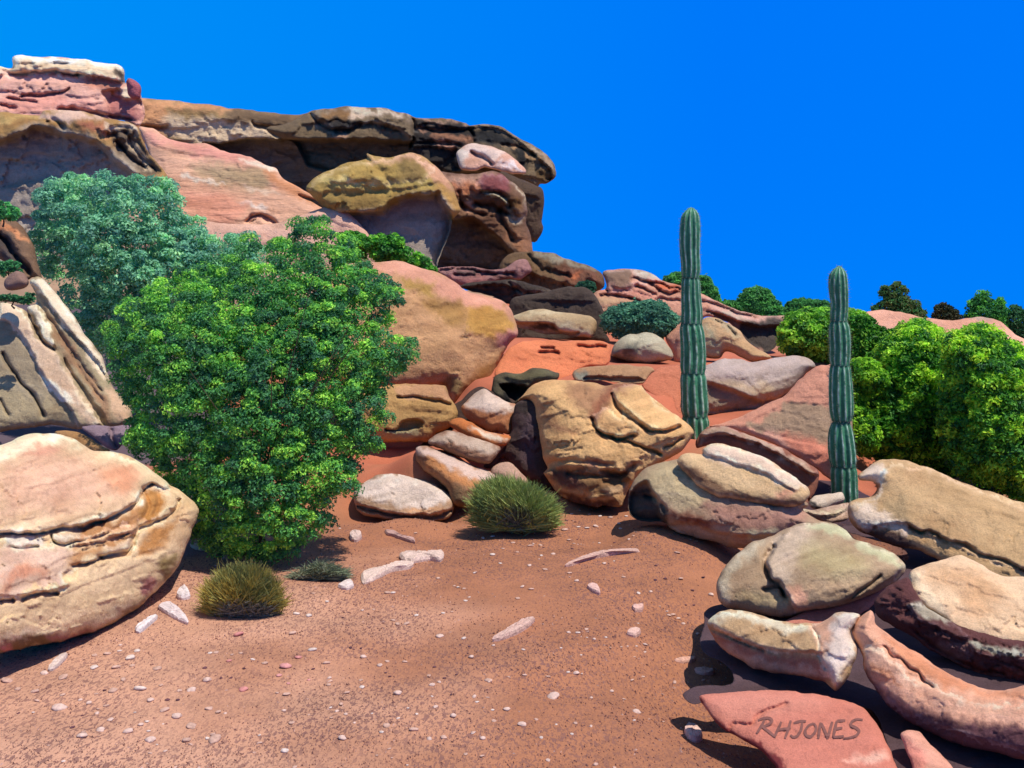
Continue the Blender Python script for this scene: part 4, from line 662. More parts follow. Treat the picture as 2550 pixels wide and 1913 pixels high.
# ------------------------------------------------------------------ plants
G5 = 'dark trees along the skyline'
def tube(pl, rad, n=7):
    pl = np.array(pl, float); V = []; Fc = []
    for i, p in enumerate(pl):
        d = pl[min(i+1, len(pl)-1)]-pl[max(i-1, 0)]; d /= np.linalg.norm(d)+1e-9
        u = np.cross(d, [.3, .9, .1]); u /= np.linalg.norm(u); v = np.cross(d, u)
        for k in range(n):
            a = 2*math.pi*k/n; V.append(p+rad[i]*(u*math.cos(a)+v*math.sin(a)))
    for i in range(len(pl)-1):
        for k in range(n):
            Fc.append([i*n+k, i*n+(k+1) % n, (i+1)*n+(k+1) % n, (i+1)*n+k])
    return np.array(V), np.array(Fc)
def join(parts):
    V = []; Fc = []; o = 0
    for v, f in parts: V.append(v); Fc.append(f+o); o += len(v)
    return np.concatenate(V), np.concatenate(Fc)
def bush(name, label, cat, outline, Y, T, clump, ncl, per, leaf, cols, base, group=None, trunkname='branches', foliagename='foliage', jit=.55, lobes=.0, lean=0.0, inner=.25, flat=.75, tips=None):
    """plant: crown of leaf clumps spread through the volume the outline swells to, on forking stems"""
    seed_ctr[0] += 1; r = np.random.default_rng(seed_ctr[0]*13)
    P = smooth_poly(pts(outline)); U = Y/F_PX
    if group == G5: P[:, 1] = P[:, 1].min()+(P[:, 1]-P[:, 1].min())*1.4
    mn, mxx = P.min(0), P.max(0)
    cand = r.uniform(mn, mxx, (ncl*60, 2)); cand = cand[inside(cand, P)]; d, _ = segdist(cand, P)
    cand = cand[d > clump*.4]; d = d[d > clump*.4]
    # spread the clumps evenly (dart throwing)
    R = .5*min(mxx-mn); sel = []; selh = []
    hh = T*np.sqrt(1-(1-np.clip(d/R, 0, 1))**2)
    sg = np.where(r.random(len(cand)) < .68, 1, -1)*(1-inner*r.random(len(cand))); hz = hh*sg
    pts3 = np.stack([cand[:, 0], cand[:, 1], hz], 1); chosen = np.zeros((0, 3)); mind = clump*(.72 if name == 'bush' else .85)
    for p in pts3:
        if len(chosen) >= ncl: break
        if len(chosen) == 0 or ((chosen-p)**2).sum(1).min() > mind*mind: chosen = np.vstack([chosen, p])
        elif r.random() < .002: mind *= .97
    nc = len(chosen)
    cols = [hexc(c, 1.6) for c in cols]
    cs = clump*r.uniform(.7, 1.3, nc)
    ci = np.repeat(np.arange(nc), per); n = len(ci)
    dv = r.normal(size=(n, 3)); dv /= np.linalg.norm(dv, axis=1)[:, None]
    dv[:, 1] = np.where((dv[:, 1] > .35) & (r.random(n) < .6), -dv[:, 1], dv[:, 1])      # y down in the picture: clumps are domes
    rr = cs[ci]*(jit+(1-jit)*r.random(n))
    c = chosen[ci] + dv*rr[:, None]*np.array([1, flat, 1])
    # filling leaves inside
    m = int(n*.18); fc = chosen[r.integers(0, nc, m)]*1.0; ctr = np.array([*(P.mean(0)), 0]); fc = ctr+(fc-ctr)*r.uniform(.55, .92, (m, 1))+r.normal(size=(m, 3))*clump*.4
    c = np.concatenate([c, fc]); dv = np.concatenate([dv, r.normal(size=(m, 3))]); ci = np.concatenate([ci, r.integers(0, nc, m)]); n += m
    W3 = pos(c[:, 0], c[:, 1], Y-c[:, 2]*U+lean*(mxx[1]-c[:, 1])*U)
    nd = np.stack([dv[:, 0], -dv[:, 2], -dv[:, 1]], 1); nd += r.normal(size=(n, 3))*.55+np.array([0, 0, .35]); nd /= np.linalg.norm(nd, axis=1)[:, None]
    a = np.cross(nd, r.normal(size=(n, 3))); a /= np.linalg.norm(a, axis=1)[:, None]; b = np.cross(nd, a)
    s = (leaf*U*r.uniform(.6, 1.3, n))[:, None]
    droop = nd*s*.25
    V = np.stack([W3-a*s-droop, W3-b*s*.5, W3+a*s-droop, W3+b*s*.5], 1).reshape(-1, 3)
    Fc = np.arange(4*n).reshape(n, 4)
    cm = r.random(nc)**1.0
    w = np.clip(cm[ci]*.75+r.random(n)*.5-.12, 0, .999)*(len(cols)-1)
    k = w.astype(int); fr = (w-k)[:, None]; CA = np.array(cols); col = CA[k]*(1-fr)+CA[np.minimum(k+1, len(cols)-1)]*fr
    col = col*r.uniform(.8, 1.2, (n, 1))
    loc = pos(*pts(base)[0], Y); root = empty(name, loc)
    tag(root, label, cat, group)
    new_mesh(foliagename, V, Fc, np.repeat(col, 4, 0), M_LEAF, smooth=False, loc=loc, parent=root)
    # stems
    parts = []; bx = pts(base)[0]
    tgt = chosen[r.permutation(nc)[:min(nc, 16)]]
    fork = np.array([bx[0]*.6+ctr[0]*.4, bx[1]*.55+ctr[1]*.45, 0])
    def w3(p): return pos(p[0], p[1], Y-p[2]*U)
    r0 = max(clump*.16, 2.0)*U
    b0 = np.array([bx[0], bx[1]+10, 0])
    parts.append(tube([w3(b0), w3(b0*.5+fork*.5+r.normal(size=3)*3), w3(fork)], [r0*1.25, r0, r0*.8]))
    for q in tgt:
        mid = fork*.5+q*.5+r.normal(size=3)*clump*.3
        parts.append(tube([w3(fork), w3(mid), w3(q)], [r0*.55, r0*.35, r0*.12], 5))
    Vt, Ft = join(parts)
    new_mesh(trunkname, Vt, Ft, np.repeat(hexc('#5a4a3a')[None], len(Vt), 0), M_BARK, loc=loc, parent=root)
    return root
# PLANTS-BEGIN
bush('bush', 'big bright green leafy bush standing on the sand at left centre', 'bush',
     'Z 495 540 540 505 610 512 640 472 700 462 735 490 765 525 790 565 850 600 872 650 848 700 905 750 900 790 868 812 836 835 860 880 835 930 825 975 775 990 780 1030 760 1075 705 1105 728 1130 690 1150 655 1192 605 1215 555 1215 480 1205 415 1175 385 1110 350 1050 290 985 265 955 272 900 240 820 226 740 232 690 262 655 330 610 380 575 440 565',
     8.75, 240, 27, 1050, 200, 4.7, ['#3c624c', '#3f6e48', '#437a46', '#4a8444', '#5e9a42', '#80b644', '#a6d052'], 'Z 560 1200', inner=.2, lean=.3)
bush('bush', 'blue-green hazy bush on the upper left below the alcove cliff', 'bush',
     'Z 62 440 110 392 150 368 200 378 250 362 310 378 365 388 392 425 400 460 440 470 470 500 540 505 570 560 520 640 420 700 330 760 260 800 235 790 180 740 150 690 100 610 72 545',
     13.5, 170, 28, 330, 200, 5.0, ['#5d8872', '#67987a', '#74a880', '#86b684', '#9cc48a'], 'Z 280 800')
bush('bush', 'green bush poking out behind the giant tan boulder under the cliff', 'bush',
     'Z 735 500 790 508 850 505 900 528 938 580 925 592 860 580 800 570 740 565', 19, 60, 15, 80, 120, 5.5, ['#2c5a2a', '#3d7a2b', '#5b9a30', '#86bb38'], 'Z 850 580')
bush('small_bush', 'little leafy sprig growing at the left edge above the diagonal brown rock', 'bush', 'A -60 1120 20 1110 120 1150 140 1220 100 1260 20 1230 -60 1240', 12.0, 20, 10, 30, 60, 5, ['#2f6040', '#4a9050', '#69b060'], 'A 20 1260')
bush('small_bush', 'small plant clinging beside the plum-brown stone on the left', 'bush', 'A -40 1540 60 1500 130 1530 160 1590 100 1620 0 1640 -60 1600', 11.8, 15, 8, 24, 50, 4, ['#2f6040', '#3f7d4c', '#5a9a5a'], 'A 60 1640')
bush('small_bush', 'low green creeper under the plum-brown stone on the left', 'bush', 'E -60 240 60 230 160 240 230 200 250 260 180 300 60 270 -60 290', 10.7, 15, 8, 34, 50, 4, ['#2b5038', '#3a7046', '#4f8c50'], 'E 100 300')
# skyline trees and right-hand bushes
SK = ['#35683a', '#3f7840', '#4e8c44', '#60a04c']
bush('tree', 'dark green rounded tree on the skyline half hidden by the left cactus', 'tree', 'C 700 680 740 640 800 628 900 640 1000 650 1060 710 1100 790 1110 820 1020 800 960 790 880 760 820 730', 42, 25, 11, 120, 130, 3.6, SK, 'C 900 780', G5, 'trunk', 'crown')
bush('tree', 'wide domed dark green tree on the skyline midway between the cacti', 'tree', 'C 1110 800 1210 800 1250 750 1370 728 1440 760 1490 810 1560 850 1560 900 1420 920 1260 880 1150 840', 46, 28, 12, 160, 130, 3.8, SK, 'C 1350 910', G5, 'trunk', 'crown')
bush('tree', 'low dark green tree row left of the right cactus on the skyline', 'tree', 'C 1540 840 1640 808 1720 815 1840 830 1880 850 1880 900 1700 920 1540 920', 46, 20, 10, 120, 130, 3.6, SK, 'C 1700 920', G5, 'trunk', 'crown')
bush('tree', 'small dark tree just right of the right cactus on the skyline', 'tree', 'D 560 620 620 610 700 640 780 670 720 700 560 690', 60, 12, 8, 20, 60, 3, SK, 'D 650 680', G5, 'trunk', 'crown')
bush('tree', 'tallest two-tiered russet-green tree on the pink hill', 'tree', 'D 820 600 830 540 890 505 895 410 960 400 1020 375 1100 385 1150 450 1160 490 1240 510 1320 580 1340 640 1300 700 1150 665 980 640 830 640', 60, 35, 14, 90, 130, 3.8, ['#2f5a34', '#3b6636', '#55562c', '#3f7a3c'], 'D 1080 680', G5, 'trunk', 'crown')
bush('tree', 'small conical russet tree right of the tallest tree on the pink hill', 'tree', 'D 1340 690 1370 620 1430 575 1490 560 1560 590 1640 660 1650 700 1560 735 1400 720', 60, 20, 11, 50, 80, 3.4, ['#1a3020', '#3a3a20', '#4a4524'], 'D 1500 735', G5, 'trunk', 'crown')
bush('tree', 'mid-green tree with two light bumps near the right edge of the skyline', 'tree', 'D 1660 660 1680 560 1760 490 1830 460 1900 480 1930 530 2000 500 2060 540 2070 620 2090 700 1980 740 1840 700 1700 720', 60, 30, 13, 90, 80, 3.6, ['#2a5a32', '#347038', '#468a34', '#64a838'], 'D 1850 720', G5, 'trunk', 'crown')
bush('tree', 'very dark tree cut off by the right edge on the skyline', 'tree', 'D 1960 720 2060 640 2120 590 2200 600 2300 620 2320 900 2200 870 2080 790', 60, 25, 13, 70, 80, 3.6, ['#24482c', '#2e5c36', '#3c6e3e'], 'D 2150 850', G5, 'trunk', 'crown')
bush('bush', 'rounded green bush behind the lilac boulder, between the two cacti', 'bush', 'C 1490 1040 1500 980 1550 930 1620 895 1720 880 1840 890 1920 880 2040 900 2120 940 2160 1000 2100 1100 2000 1240 1850 1280 1740 1270 1640 1220 1540 1200 1500 1130', 21, 90, 20, 200, 130, 5, ['#315a2a', '#40742a', '#5c942c', '#7eae34', '#98c042'], 'C 1750 1270', inner=.2)
bush('bush', 'tall lime-tipped bush crowning the right side, just right of the right cactus', 'bush', 'D 860 1000 950 900 1040 820 1140 735 1240 725 1330 755 1430 795 1500 900 1540 1050 1580 1250 1620 1500 1640 1750 1620 2000 1600 2200 1300 2160 1000 2080 750 2000 640 1850 640 1650 700 1500 760 1450 820 1350 880 1200 850 1080', 14.6, 170, 27, 420, 200, 5.6, ['#28522a', '#356a26', '#4e8824', '#78a82c', '#9cc434', '#b0cc3e'], 'D 1200 2150', inner=.2)
bush('bush', 'broad yellow-green bush filling the right edge above the smooth tan boulder', 'bush', 'D 1480 1150 1490 900 1600 805 1700 795 1800 768 1840 760 1900 795 1990 815 2060 910 2150 950 2300 1000 2440 1200 2480 1700 2480 2250 2350 2420 2180 2400 1950 2280 1650 2180 1520 2000 1450 1700', 12.9, 170, 28, 460, 200, 5.8, ['#28522a', '#356a26', '#4e8824', '#78a82c', '#9cc434', '#a8c432'], 'D 2000 2380', inner=.2)
bush('bush', 'low yellow-green bush close behind the right cactus', 'bush', 'D 610 1120 680 1085 800 1095 870 1160 960 1240 960 1320 860 1360 740 1400 720 1500 800 1580 860 1700 860 1900 640 1960 480 1850 400 1620 400 1560 560 1500 600 1300', 13.6, 60, 20, 170, 170, 5.4, ['#25501f', '#45801e', '#76a428', '#9cc232'], 'D 700 1940', inner=.2)
bush('bush', 'dark green leafy bush filling in behind the right cactus and the lime-tipped bush', 'bush', 'D 600 720 760 680 860 760 900 800 1000 820 1100 800 1200 900 1300 1100 1300 1500 1200 1900 900 1900 700 1700 560 1500 560 1000', 16.5, 60, 26, 170, 170, 6.0, ['#22491f', '#2f6420', '#457e22', '#6d9a2c'], 'D 900 1880', inner=.2)
bush('bush', 'round blue-grey-green bush above the grey dome-shaped boulder', 'bush', 'C 275 960 320 900 400 860 500 835 600 825 700 850 780 920 800 990 740 1050 700 1090 560 1060 420 1090 350 1080 290 1020', 18.6, 80, 17, 140, 160, 4.6, ['#3d6450', '#48765a', '#568868', '#689a74'], 'C 540 1080', inner=.2)
bush('small_bush', 'small dark green bush beside the brown weathered boulder near the skyline', 'bush', 'C 95 760 120 700 170 690 220 710 225 770 190 820 130 800', 24.5, 20, 9, 40, 90, 3.6, ['#254a34', '#33604a', '#3a6a44'], 'C 160 820')

def tuft(name, label, outline, Y, T, n, cols, base, low=None, w=1.6, cat='grass tuft'):
    """cushion of fine stiff blades fanning from one root"""
    seed_ctr[0] += 1; r = np.random.default_rng(seed_ctr[0]*29); U = Y/F_PX
    P = smooth_poly(pts(outline)); mn, mxx = P.min(0), P.max(0); bp = pts(base)[0]
    c = r.uniform(mn, mxx, (n*3, 2)); c = c[inside(c, P)][:n]; n = len(c); d, _ = segdist(c, P); R = .5*min(mxx-mn)
    hz = T*np.sqrt(1-(1-np.clip(d/R, 0, 1))**2)*np.where(r.random(n) < .7, 1, -1)*r.uniform(.6, 1, n)
    tip = np.concatenate([c, hz[:, None]], 1)
    tip = tip+np.stack([r.normal(size=n)*9, r.normal(size=n)*8*(r.random(n) < .4), 0*hz], 1)
    b0 = np.array([bp[0], bp[1], 0])+np.stack([r.normal(size=n)*.16*(mxx-mn)[0], r.normal(size=n)*2, r.normal(size=n)*.2*T], 1)
    q0 = b0+(tip-b0)*r.uniform(.15, .7, (n, 1)); mid = (q0+tip)/2+r.normal(size=(n, 3))*3
    def w3(a): return pos(a[:, 0], a[:, 1], Y-a[:, 2]*U)
    A, B, C = w3(q0), w3(mid), w3(tip); sd = np.cross(C-A, r.normal(size=(n, 3))); sd /= np.linalg.norm(sd, axis=1)[:, None]+1e-9
    s = sd*w*U*r.uniform(.6, 1.3, (n, 1))
    V = np.stack([A-s, A+s, B+s*.8, B-s*.8, C+s*.2, C-s*.2], 1).reshape(-1, 3); i = np.arange(n)*6
    Fc = np.concatenate([np.stack([i, i+1, i+2, i+3], 1), np.stack([i+3, i+2, i+4, i+5], 1)])
    CA = np.array([hexc(x, 1.75) for x in cols]); pq_ = np.concatenate([c/30, np.full((n, 1), 5.0)], 1)
    wv = np.clip((fbm(pq_, 3, 5)*.5+.5)*.7+r.random(n)*.5-.1, 0, .999)*(len(CA)-1); k = wv.astype(int); fr = (wv-k)[:, None]; col = CA[k]*(1-fr)+CA[k+1]*fr
    if low is not None:
        lp = smooth_poly(pts(low[0])); ins = inside(c+r.normal(size=(n, 2))*5, lp); col[ins] = hexc(low[1])*r.uniform(.75, 1.2, (ins.sum(), 1))
    loc = pos(bp[0], bp[1], Y); o = new_mesh(name, V, Fc, np.repeat(col, 6, 0), M_BLADE, smooth=False, loc=loc); tag(o, label, cat)
    return o
tuft('grass_tuft', 'round mustard and olive tuft with a grey lower half, nearest the left boulder', 'J 265 560 260 480 320 380 420 300 540 265 660 280 760 320 830 410 870 500 880 560 800 640 720 690 560 715 400 690 300 640', 7.25, 80, 9000,
     ['#5a6440', '#6f7040', '#8a8040', '#9c873c', '#64744e'], 'J 560 660', ('J 380 570 520 530 660 540 800 570 760 650 660 700 500 705 400 660', '#8f9080'))
tuft('grass_tuft', 'olive green tuft at the back of the sand below the central boulder', 'G 1000 1500 1030 1430 1090 1370 1180 1330 1260 1325 1380 1350 1480 1390 1580 1450 1640 1510 1660 1580 K 820 170 700 165 600 180 560 215 500 200 440 180 330 185 230 165 170 130 G 1010 1600', 10.15, 70, 8000,
     ['#4c6240', '#5e7240', '#738246', '#868c4a', '#556c4a'], 'K 520 190', ('G 1230 1560 1340 1550 1430 1580 1400 1680 1260 1700', '#6f7a68'))
tuft('grass_tuft', 'sparse flat grey-green tuft on the sand right of the mustard tuft', 'J 850 370 930 340 1020 300 1080 260 1160 270 1240 300 1320 340 1300 390 1160 400 1050 400 920 390', 8.2, 40, 2600, ['#55604a', '#6a7258', '#7b7d64'], 'J 1080 390', w=1.3)

def cactus(label, left, right, Y, joints, nr=11):
    """ribbed column cactus; left and right edges traced, one mesh per growth segment"""
    L = smooth_poly(pts(left), False, 3); Rr = smooth_poly(pts(right), False, 3); U = Y/F_PX
    top = min(L[:, 1].min(), Rr[:, 1].min()); bot = L[:, 1].max()
    ysamp = np.arange(top, bot, 1.6)
    def xat(Pl, y): o = np.argsort(Pl[:, 1]); return np.interp(y, Pl[o, 1], Pl[o, 0])
    xl, xr = xat(L, ysamp), xat(Rr, ysamp); cx = (xl+xr)/2; rad = (xr-xl)/2
    t = np.clip((ysamp-top)/22, 0.0, 1); wtop = np.median(rad[(ysamp-top) > 40][:40]); rad = np.where(ysamp-top < 26, np.minimum(rad, wtop)*np.sqrt(np.clip(1-(1-np.clip((ysamp-top)/26, 0, 1))**2, .0009, 1)), rad)
    js = sorted(pts(joints)[:, 1]); loc = pos(cx[-1], ysamp[-1], Y); root = empty('cactus', loc); tag(root, label, 'cactus')
    ANG = nr*12; th = np.arange(ANG)/ANG*2*math.pi
    edges = [top]+list(js)+[bot]
    cW = pos(cx, ysamp, Y); SP = []
    for si in range(len(edges)-1):
        m = np.where((ysamp >= edges[si]-1) & (ysamp <= edges[si+1]+1.7))[0]
        y = ysamp[m]; u0 = (y-edges[si]); u1 = (edges[si+1]-y)
        pinch = 1-.10*np.exp(-(u1/9)**2)-(.09*np.exp(-(u0/9)**2) if si else 0)
        off = si*.31
        wob = .25*fbm(np.stack([np.repeat(y[:, None], ANG, 1)/60, np.cos(th)[None].repeat(len(y), 0)*1.2, np.sin(th)[None].repeat(len(y), 0)*1.2+si*5], -1), 2, 31+si)
        ph = nr*(th[None]+.045*np.sin(y/37)[:, None])+off*6+wob*1.6
        rib = (.5+.5*np.cos(ph)); ribs = rib**.7
        merge = sstep(u0/16)[:, None] if si else 1.0
        rr_ = (rad[m]*pinch)[:, None]*U*(1-.17*(1-ribs)*np.minimum(1, .35+.65*sstep(u1/10)[:, None]))
        rr_ = rr_*(1+.012*fbm(np.stack([np.repeat(y[:, None], ANG, 1)/6, np.cos(th)[None].repeat(len(y), 0)*6, np.sin(th)[None].repeat(len(y), 0)*6], -1), 2, 61))
        X = cW[m, 0][:, None]+rr_*np.cos(th); Yv = Y+rr_*np.sin(th); Z = cW[m, 2][:, None]+0*rr_
        V = np.stack([X, Yv, Z], -1).reshape(-1, 3)
        ii = np.arange(len(m)*ANG).reshape(len(m), ANG); nxt = np.roll(ii, -1, 1)
        Fc = np.stack([ii[:-1], ii[1:], nxt[1:], nxt[:-1]], -1).reshape(-1, 4)
        crest = sstep((rib-.80)/.14)*(.55+.45*fbm(np.stack([np.repeat(y[:, None], ANG, 1)/14, np.round(ph/6.283), 0*ph], -1), 2, 91))
        crest = np.clip(crest, 0, 1)*(1 if not si else np.clip(u0/8, .2, 1)[:, None])
        sh = fbm(np.stack([np.repeat(y[:, None], ANG, 1)/30, np.cos(th)[None].repeat(len(y), 0)*3, np.sin(th)[None].repeat(len(y), 0)*3], -1), 3, 71)[..., None]
        base_c = hexc('#43805a')*(1+.25*sh)
        col = base_c*(1-crest[..., None])+hexc('#c0dcc0')*crest[..., None]
        cork = sstep((y-(bot-60))/60)[:, None, None]*.75*(.6+.6*np.abs(sh)); col = col*(1-cork)+hexc('#7d6c52')*cork
        nj = np.exp(-(np.minimum(u1, u0 if si else 99)/3.5)**2)[:, None, None]*.55
        col = col*(1-nj)+hexc('#213f35')*nj
        new_mesh('stem_segment', V, Fc, col.reshape(-1, 3), M_CACTUS, loc=loc, parent=root)
        V3 = V.reshape(len(m), ANG, 3); rs = np.random.default_rng(si+int(Y*10))
        for yi in range(2, len(m)-1, 4):
            a_ = np.where((rib[yi] >= np.roll(rib[yi], 1)) & (rib[yi] > np.roll(rib[yi], -1)))[0]
            for k_ in a_:
                p0 = V3[yi, k_]; o_ = np.array([math.cos(th[k_]), math.sin(th[k_]), 0.0])
                for _ in range(4): SP.append((p0, p0+(o_*1.0+rs.normal(size=3)*.65)*.016*rs.uniform(.7, 1.4)))
    A_ = np.array([a for a, b in SP]); B_ = np.array([b for a, b in SP]); sd_ = np.cross(B_-A_, [0, 1, .2]); sd_ /= np.linalg.norm(sd_, axis=1)[:, None]+1e-9; sd_ *= .0011
    Vs = np.stack([A_-sd_, A_+sd_, B_], 1).reshape(-1, 3); sp_o = new_mesh('spines', Vs, np.arange(len(Vs)).reshape(-1, 3), np.repeat(hexc('#cdbf9c')[None], len(Vs), 0), M_BLADE, smooth=False, loc=loc, parent=root); sp_o['kind'] = 'stuff'
    return root
cactus('taller ribbed column cactus, the left one of the two', 'C 890 182 850 190 822 240 810 320 808 440 820 600 820 680 818 800 818 920 808 1000 812 1100 815 1200 812 1320 816 1440 818 1560 822 1680 830 1790 840 1900',
       'C 890 182 930 195 945 250 952 350 948 480 952 600 948 680 955 800 965 900 970 1000 982 1080 990 1200 990 1320 1000 1440 1008 1560 1012 1680 1014 1790 1010 1900', 12.7, 'C 880 670 890 985 900 1325 910 1620')
cactus('shorter ribbed column cactus, the right one of the two', 'D 510 225 460 250 425 320 420 420 432 520 440 600 432 720 424 820 428 1000 428 1120 422 1240 420 1400 428 1560 440 1660 H 1575 560 1558 640 1556 740 1568 860 1575 1000 1580 1100 1590 1200',
       'D 510 225 560 245 582 310 595 430 598 600 592 720 612 820 620 940 616 1100 624 1240 636 1360 642 1500 640 1600 632 1660 H 1712 570 1730 660 1745 780 1752 900 1756 1000 1756 1100 1740 1200', 11.1, 'D 510 735 510 1140 520 1650 H 1640 560 H 1650 860')

# ------------------------------------------------------------------ painted letters on the near rose rock
def stroke(P2, w, fld, lift=.006):
    Q = smooth_poly(np.array(P2, float), False, 2.0)
    d = np.gradient(Q, axis=0); d /= np.linalg.norm(d, axis=1)[:, None]+1e-9; nrm = np.stack([-d[:, 1], d[:, 0]], 1)
    k = np.linspace(0, 1, len(Q)); ww = w*(.75+.35*np.sin(k*math.pi))[:, None]
    cols = [Q+nrm*ww*f for f in (-1, -.5, 0, .5, 1)]; V = np.stack([fld.surf(c, lift) for c in cols], 1)
    n = len(Q); ii = np.arange(n*5).reshape(n, 5)
    Fc = np.stack([ii[:-1, :-1], ii[1:, :-1], ii[1:, 1:], ii[:-1, 1:]], -1).reshape(-1, 4)
    return V.reshape(-1, 3), Fc
LET = ['565 1360 545 1400 510 1455', '520 1365 560 1350 600 1352 615 1370 590 1395 540 1412', '550 1412 590 1440 635 1478',
       '680 1375 660 1420 632 1482', '745 1365 730 1420 705 1490', '650 1432 700 1425 745 1420',
       '765 1385 810 1372 850 1372', '825 1375 815 1430 790 1472 760 1480 742 1465',
       '900 1388 870 1400 845 1435 850 1468 880 1478 910 1450 920 1415 905 1390 890 1388',
       '950 1380 942 1430 935 1492', '955 1385 980 1440 1000 1492', '1000 1490 1015 1430 1030 1375',
       '1060 1372 1050 1420 1038 1478', '1060 1370 1090 1368 1120 1366', '1050 1425 1080 1420 1100 1418', '1038 1480 1070 1480 1110 1474',
       '1240 1362 1200 1358 1165 1375 1160 1400 1195 1418 1215 1440 1195 1470 1150 1485 1110 1490']
Vl, Fl = join([stroke(pts('I '+s), 3.3, sig) for s in LET])
new_mesh('lettering', Vl, Fl, np.repeat(hexc('#8a5a50', .8)[None], len(Vl), 0), M_INK, loc=np.array(sig.obj.location), parent=sig.obj)

# ------------------------------------------------------------------ sticks, chips, pebbles
def ground_at(px, py):
    rx, rz = ray(px, py); lo, hi = 2.0, 26.0
    for _ in range(3):
        Y = np.linspace(lo, hi, 60); below = CAM_H+rz*Y < ground_z(rx*Y, Y); k = int(np.argmax(below)) if below.any() else 59
        lo, hi = Y[max(k-1, 0)], Y[k]
    return np.array([rx*hi, hi, float(ground_z(np.array([rx*hi]), np.array([hi]))[0])])
def slab_piece(name, label, cat, s, col, thick=.02, side='#7a4b4a', wood=False):
    P = smooth_poly(pts(s), True, 5); seed_ctr[0] += 1; r = np.random.default_rng(seed_ctr[0])
    B = np.array([ground_at(*p) for p in P]); ctr = B.mean(0); n = len(B)
    rings = [(1.0, -.01, 1), (1.02, thick*.5, 1), (.93, thick, 0), (.6, thick*1.12, 0), (.25, thick*1.15, 0)]
    V = []; C = []
    for sc, h, lowf in rings:
        R_ = ctr+(B-ctr)*sc; R_[:, 2] = B[:, 2]*.5+ctr[2]*.5+h+r.normal(size=n)*thick*.07; V.append(R_)
        C.append(np.repeat(hexc(col if not lowf else col)[None], n, 0)*r.uniform(.85, 1.1, (n, 1)))
    V.append(ctr[None]+np.array([[0, 0, thick*1.15]])); C.append(hexc(col)[None])
    V = np.concatenate(V); C = np.concatenate(C); k = len(rings); ii = np.arange(n*k).reshape(k, n); nx_ = np.roll(ii, -1, 1)
    Fc = np.stack([ii[:-1], nx_[:-1], nx_[1:], ii[1:]], -1).reshape(-1, 4)
    cap = np.stack([ii[-1], nx_[-1], np.full(n, n*k), np.full(n, n*k)], 1)
    me_f = np.concatenate([Fc]); 
    me = bpy.data.meshes.new(name); faces = [list(map(int, f)) for f in me_f]+[[int(a), int(b), int(c)] for a, b, c, _ in cap]
    me.from_pydata((V-ctr).tolist(), [], faces)
    if (np.cross(B[1]-B[0], B[n//3]-B[0])[2]) < 0: me.flip_normals()
    at = me.color_attributes.new('Col', 'FLOAT_COLOR', 'POINT'); at.data.foreach_set('color', np.concatenate([C, np.ones((len(C), 1))], 1).astype(np.float32).ravel())
    me.materials.append(M_WOOD if wood else M_PEB); o = bpy.data.objects.new(name, me); scene.collection.objects.link(o); o.location = ctr
    return tag(o, label, cat)
slab_piece('stick', 'long thin bleached stick at the back right of the sand', 'stick', 'K 850 450 920 415 1000 385 1100 355 1200 340 1350 325 1360 345 1230 362 1130 378 1020 400 900 440', '#cba392', .03, wood=True)
slab_piece('stick', 'spindle-shaped pinkish stick lying in the middle of the sand', 'stick', 'K 350 965 400 935 470 890 560 840 640 822 600 865 520 915 430 950', '#cda897', .04, wood=True)
slab_piece('stick', 'bent pale stick, left one of the crossing pair of sticks', 'stick', 'J 1385 370 1440 350 1560 325 1620 300 1740 300 1700 330 1600 345 1500 390 1400 430', '#d9bcab', .04, wood=True)
slab_piece('stick', 'flat pale board-like stick, right one of the crossing pair of sticks', 'stick', 'J 1650 240 1720 235 1850 235 1945 230 1930 275 1840 270 1740 285 1660 270', '#d7b9a9', .05, wood=True)
slab_piece('stick', 'twisted grey-pink twig in front of the oval flat-topped stone', 'stick', 'J 1545 65 1600 70 1640 100 1750 130 1750 150 1660 125 1590 100 1560 95', '#bd958a', .03, wood=True)
slab_piece('stone_chip', 'white wedge-shaped chip below the right end of the left boulder', 'stone', 'F 1090 1290 1160 1260 1230 1300 1290 1370 1290 1400 1200 1360', '#d9c7c4', .03)
slab_piece('stone_chip', 'long narrow white chip lying before the left boulder', 'stone', 'F 930 1440 980 1400 1050 1355 1085 1355 1040 1400 960 1460', '#ddd0cc', .03)
slab_piece('stone_chip', 'small white triangular chip beside the shadow of the left boulder', 'stone', 'F 1215 1215 1240 1170 1270 1150 1310 1215 1250 1230', '#dccdc9', .04)
slab_piece('stone_chip', 'pale chip at the lower left under the big left boulder', 'stone', 'L 490 700 540 630 620 560 690 550 640 620 540 700', '#d3bcae', .025)
slab_piece('stone_chip', 'white flat chip right of the mustard tuft', 'stone', 'J 1220 455 1260 425 1310 415 1330 450 1280 470', '#dac5ba', .03)
slab_piece('stone_chip', 'rounded pale stone in front of the green bush tip', 'stone', 'J 1300 110 1320 85 1370 85 1385 115 1350 140 1315 135', '#d2b5a8', .05)
slab_piece('stone_chip', 'half-moon pink chip right of the middle of the sand', 'stone', 'K 1000 595 1030 575 1070 585 1092 640 1050 630', '#d5ab9c', .03)
slab_piece('stone_chip', 'oval pink stone nearest the lettered rock', 'stone', 'K 1670 1590 1700 1565 1760 1590 1795 1640 1760 1660 1700 1640', '#dbb5a5', .04)
slab_piece('stone_chip', 'lens-shaped pink chip with a dark slit left of the kidney-shaped boulder', 'stone', 'K 1740 1155 1800 1150 1870 1170 1870 1190 1800 1195 1750 1180', '#d9a793', .02)
slab_piece('stone_chip', 'thin pale flake above the lens-shaped pink chip', 'stone', 'K 1600 1090 1680 1082 1750 1088 1720 1110 1650 1112', '#d6a48e', .02)
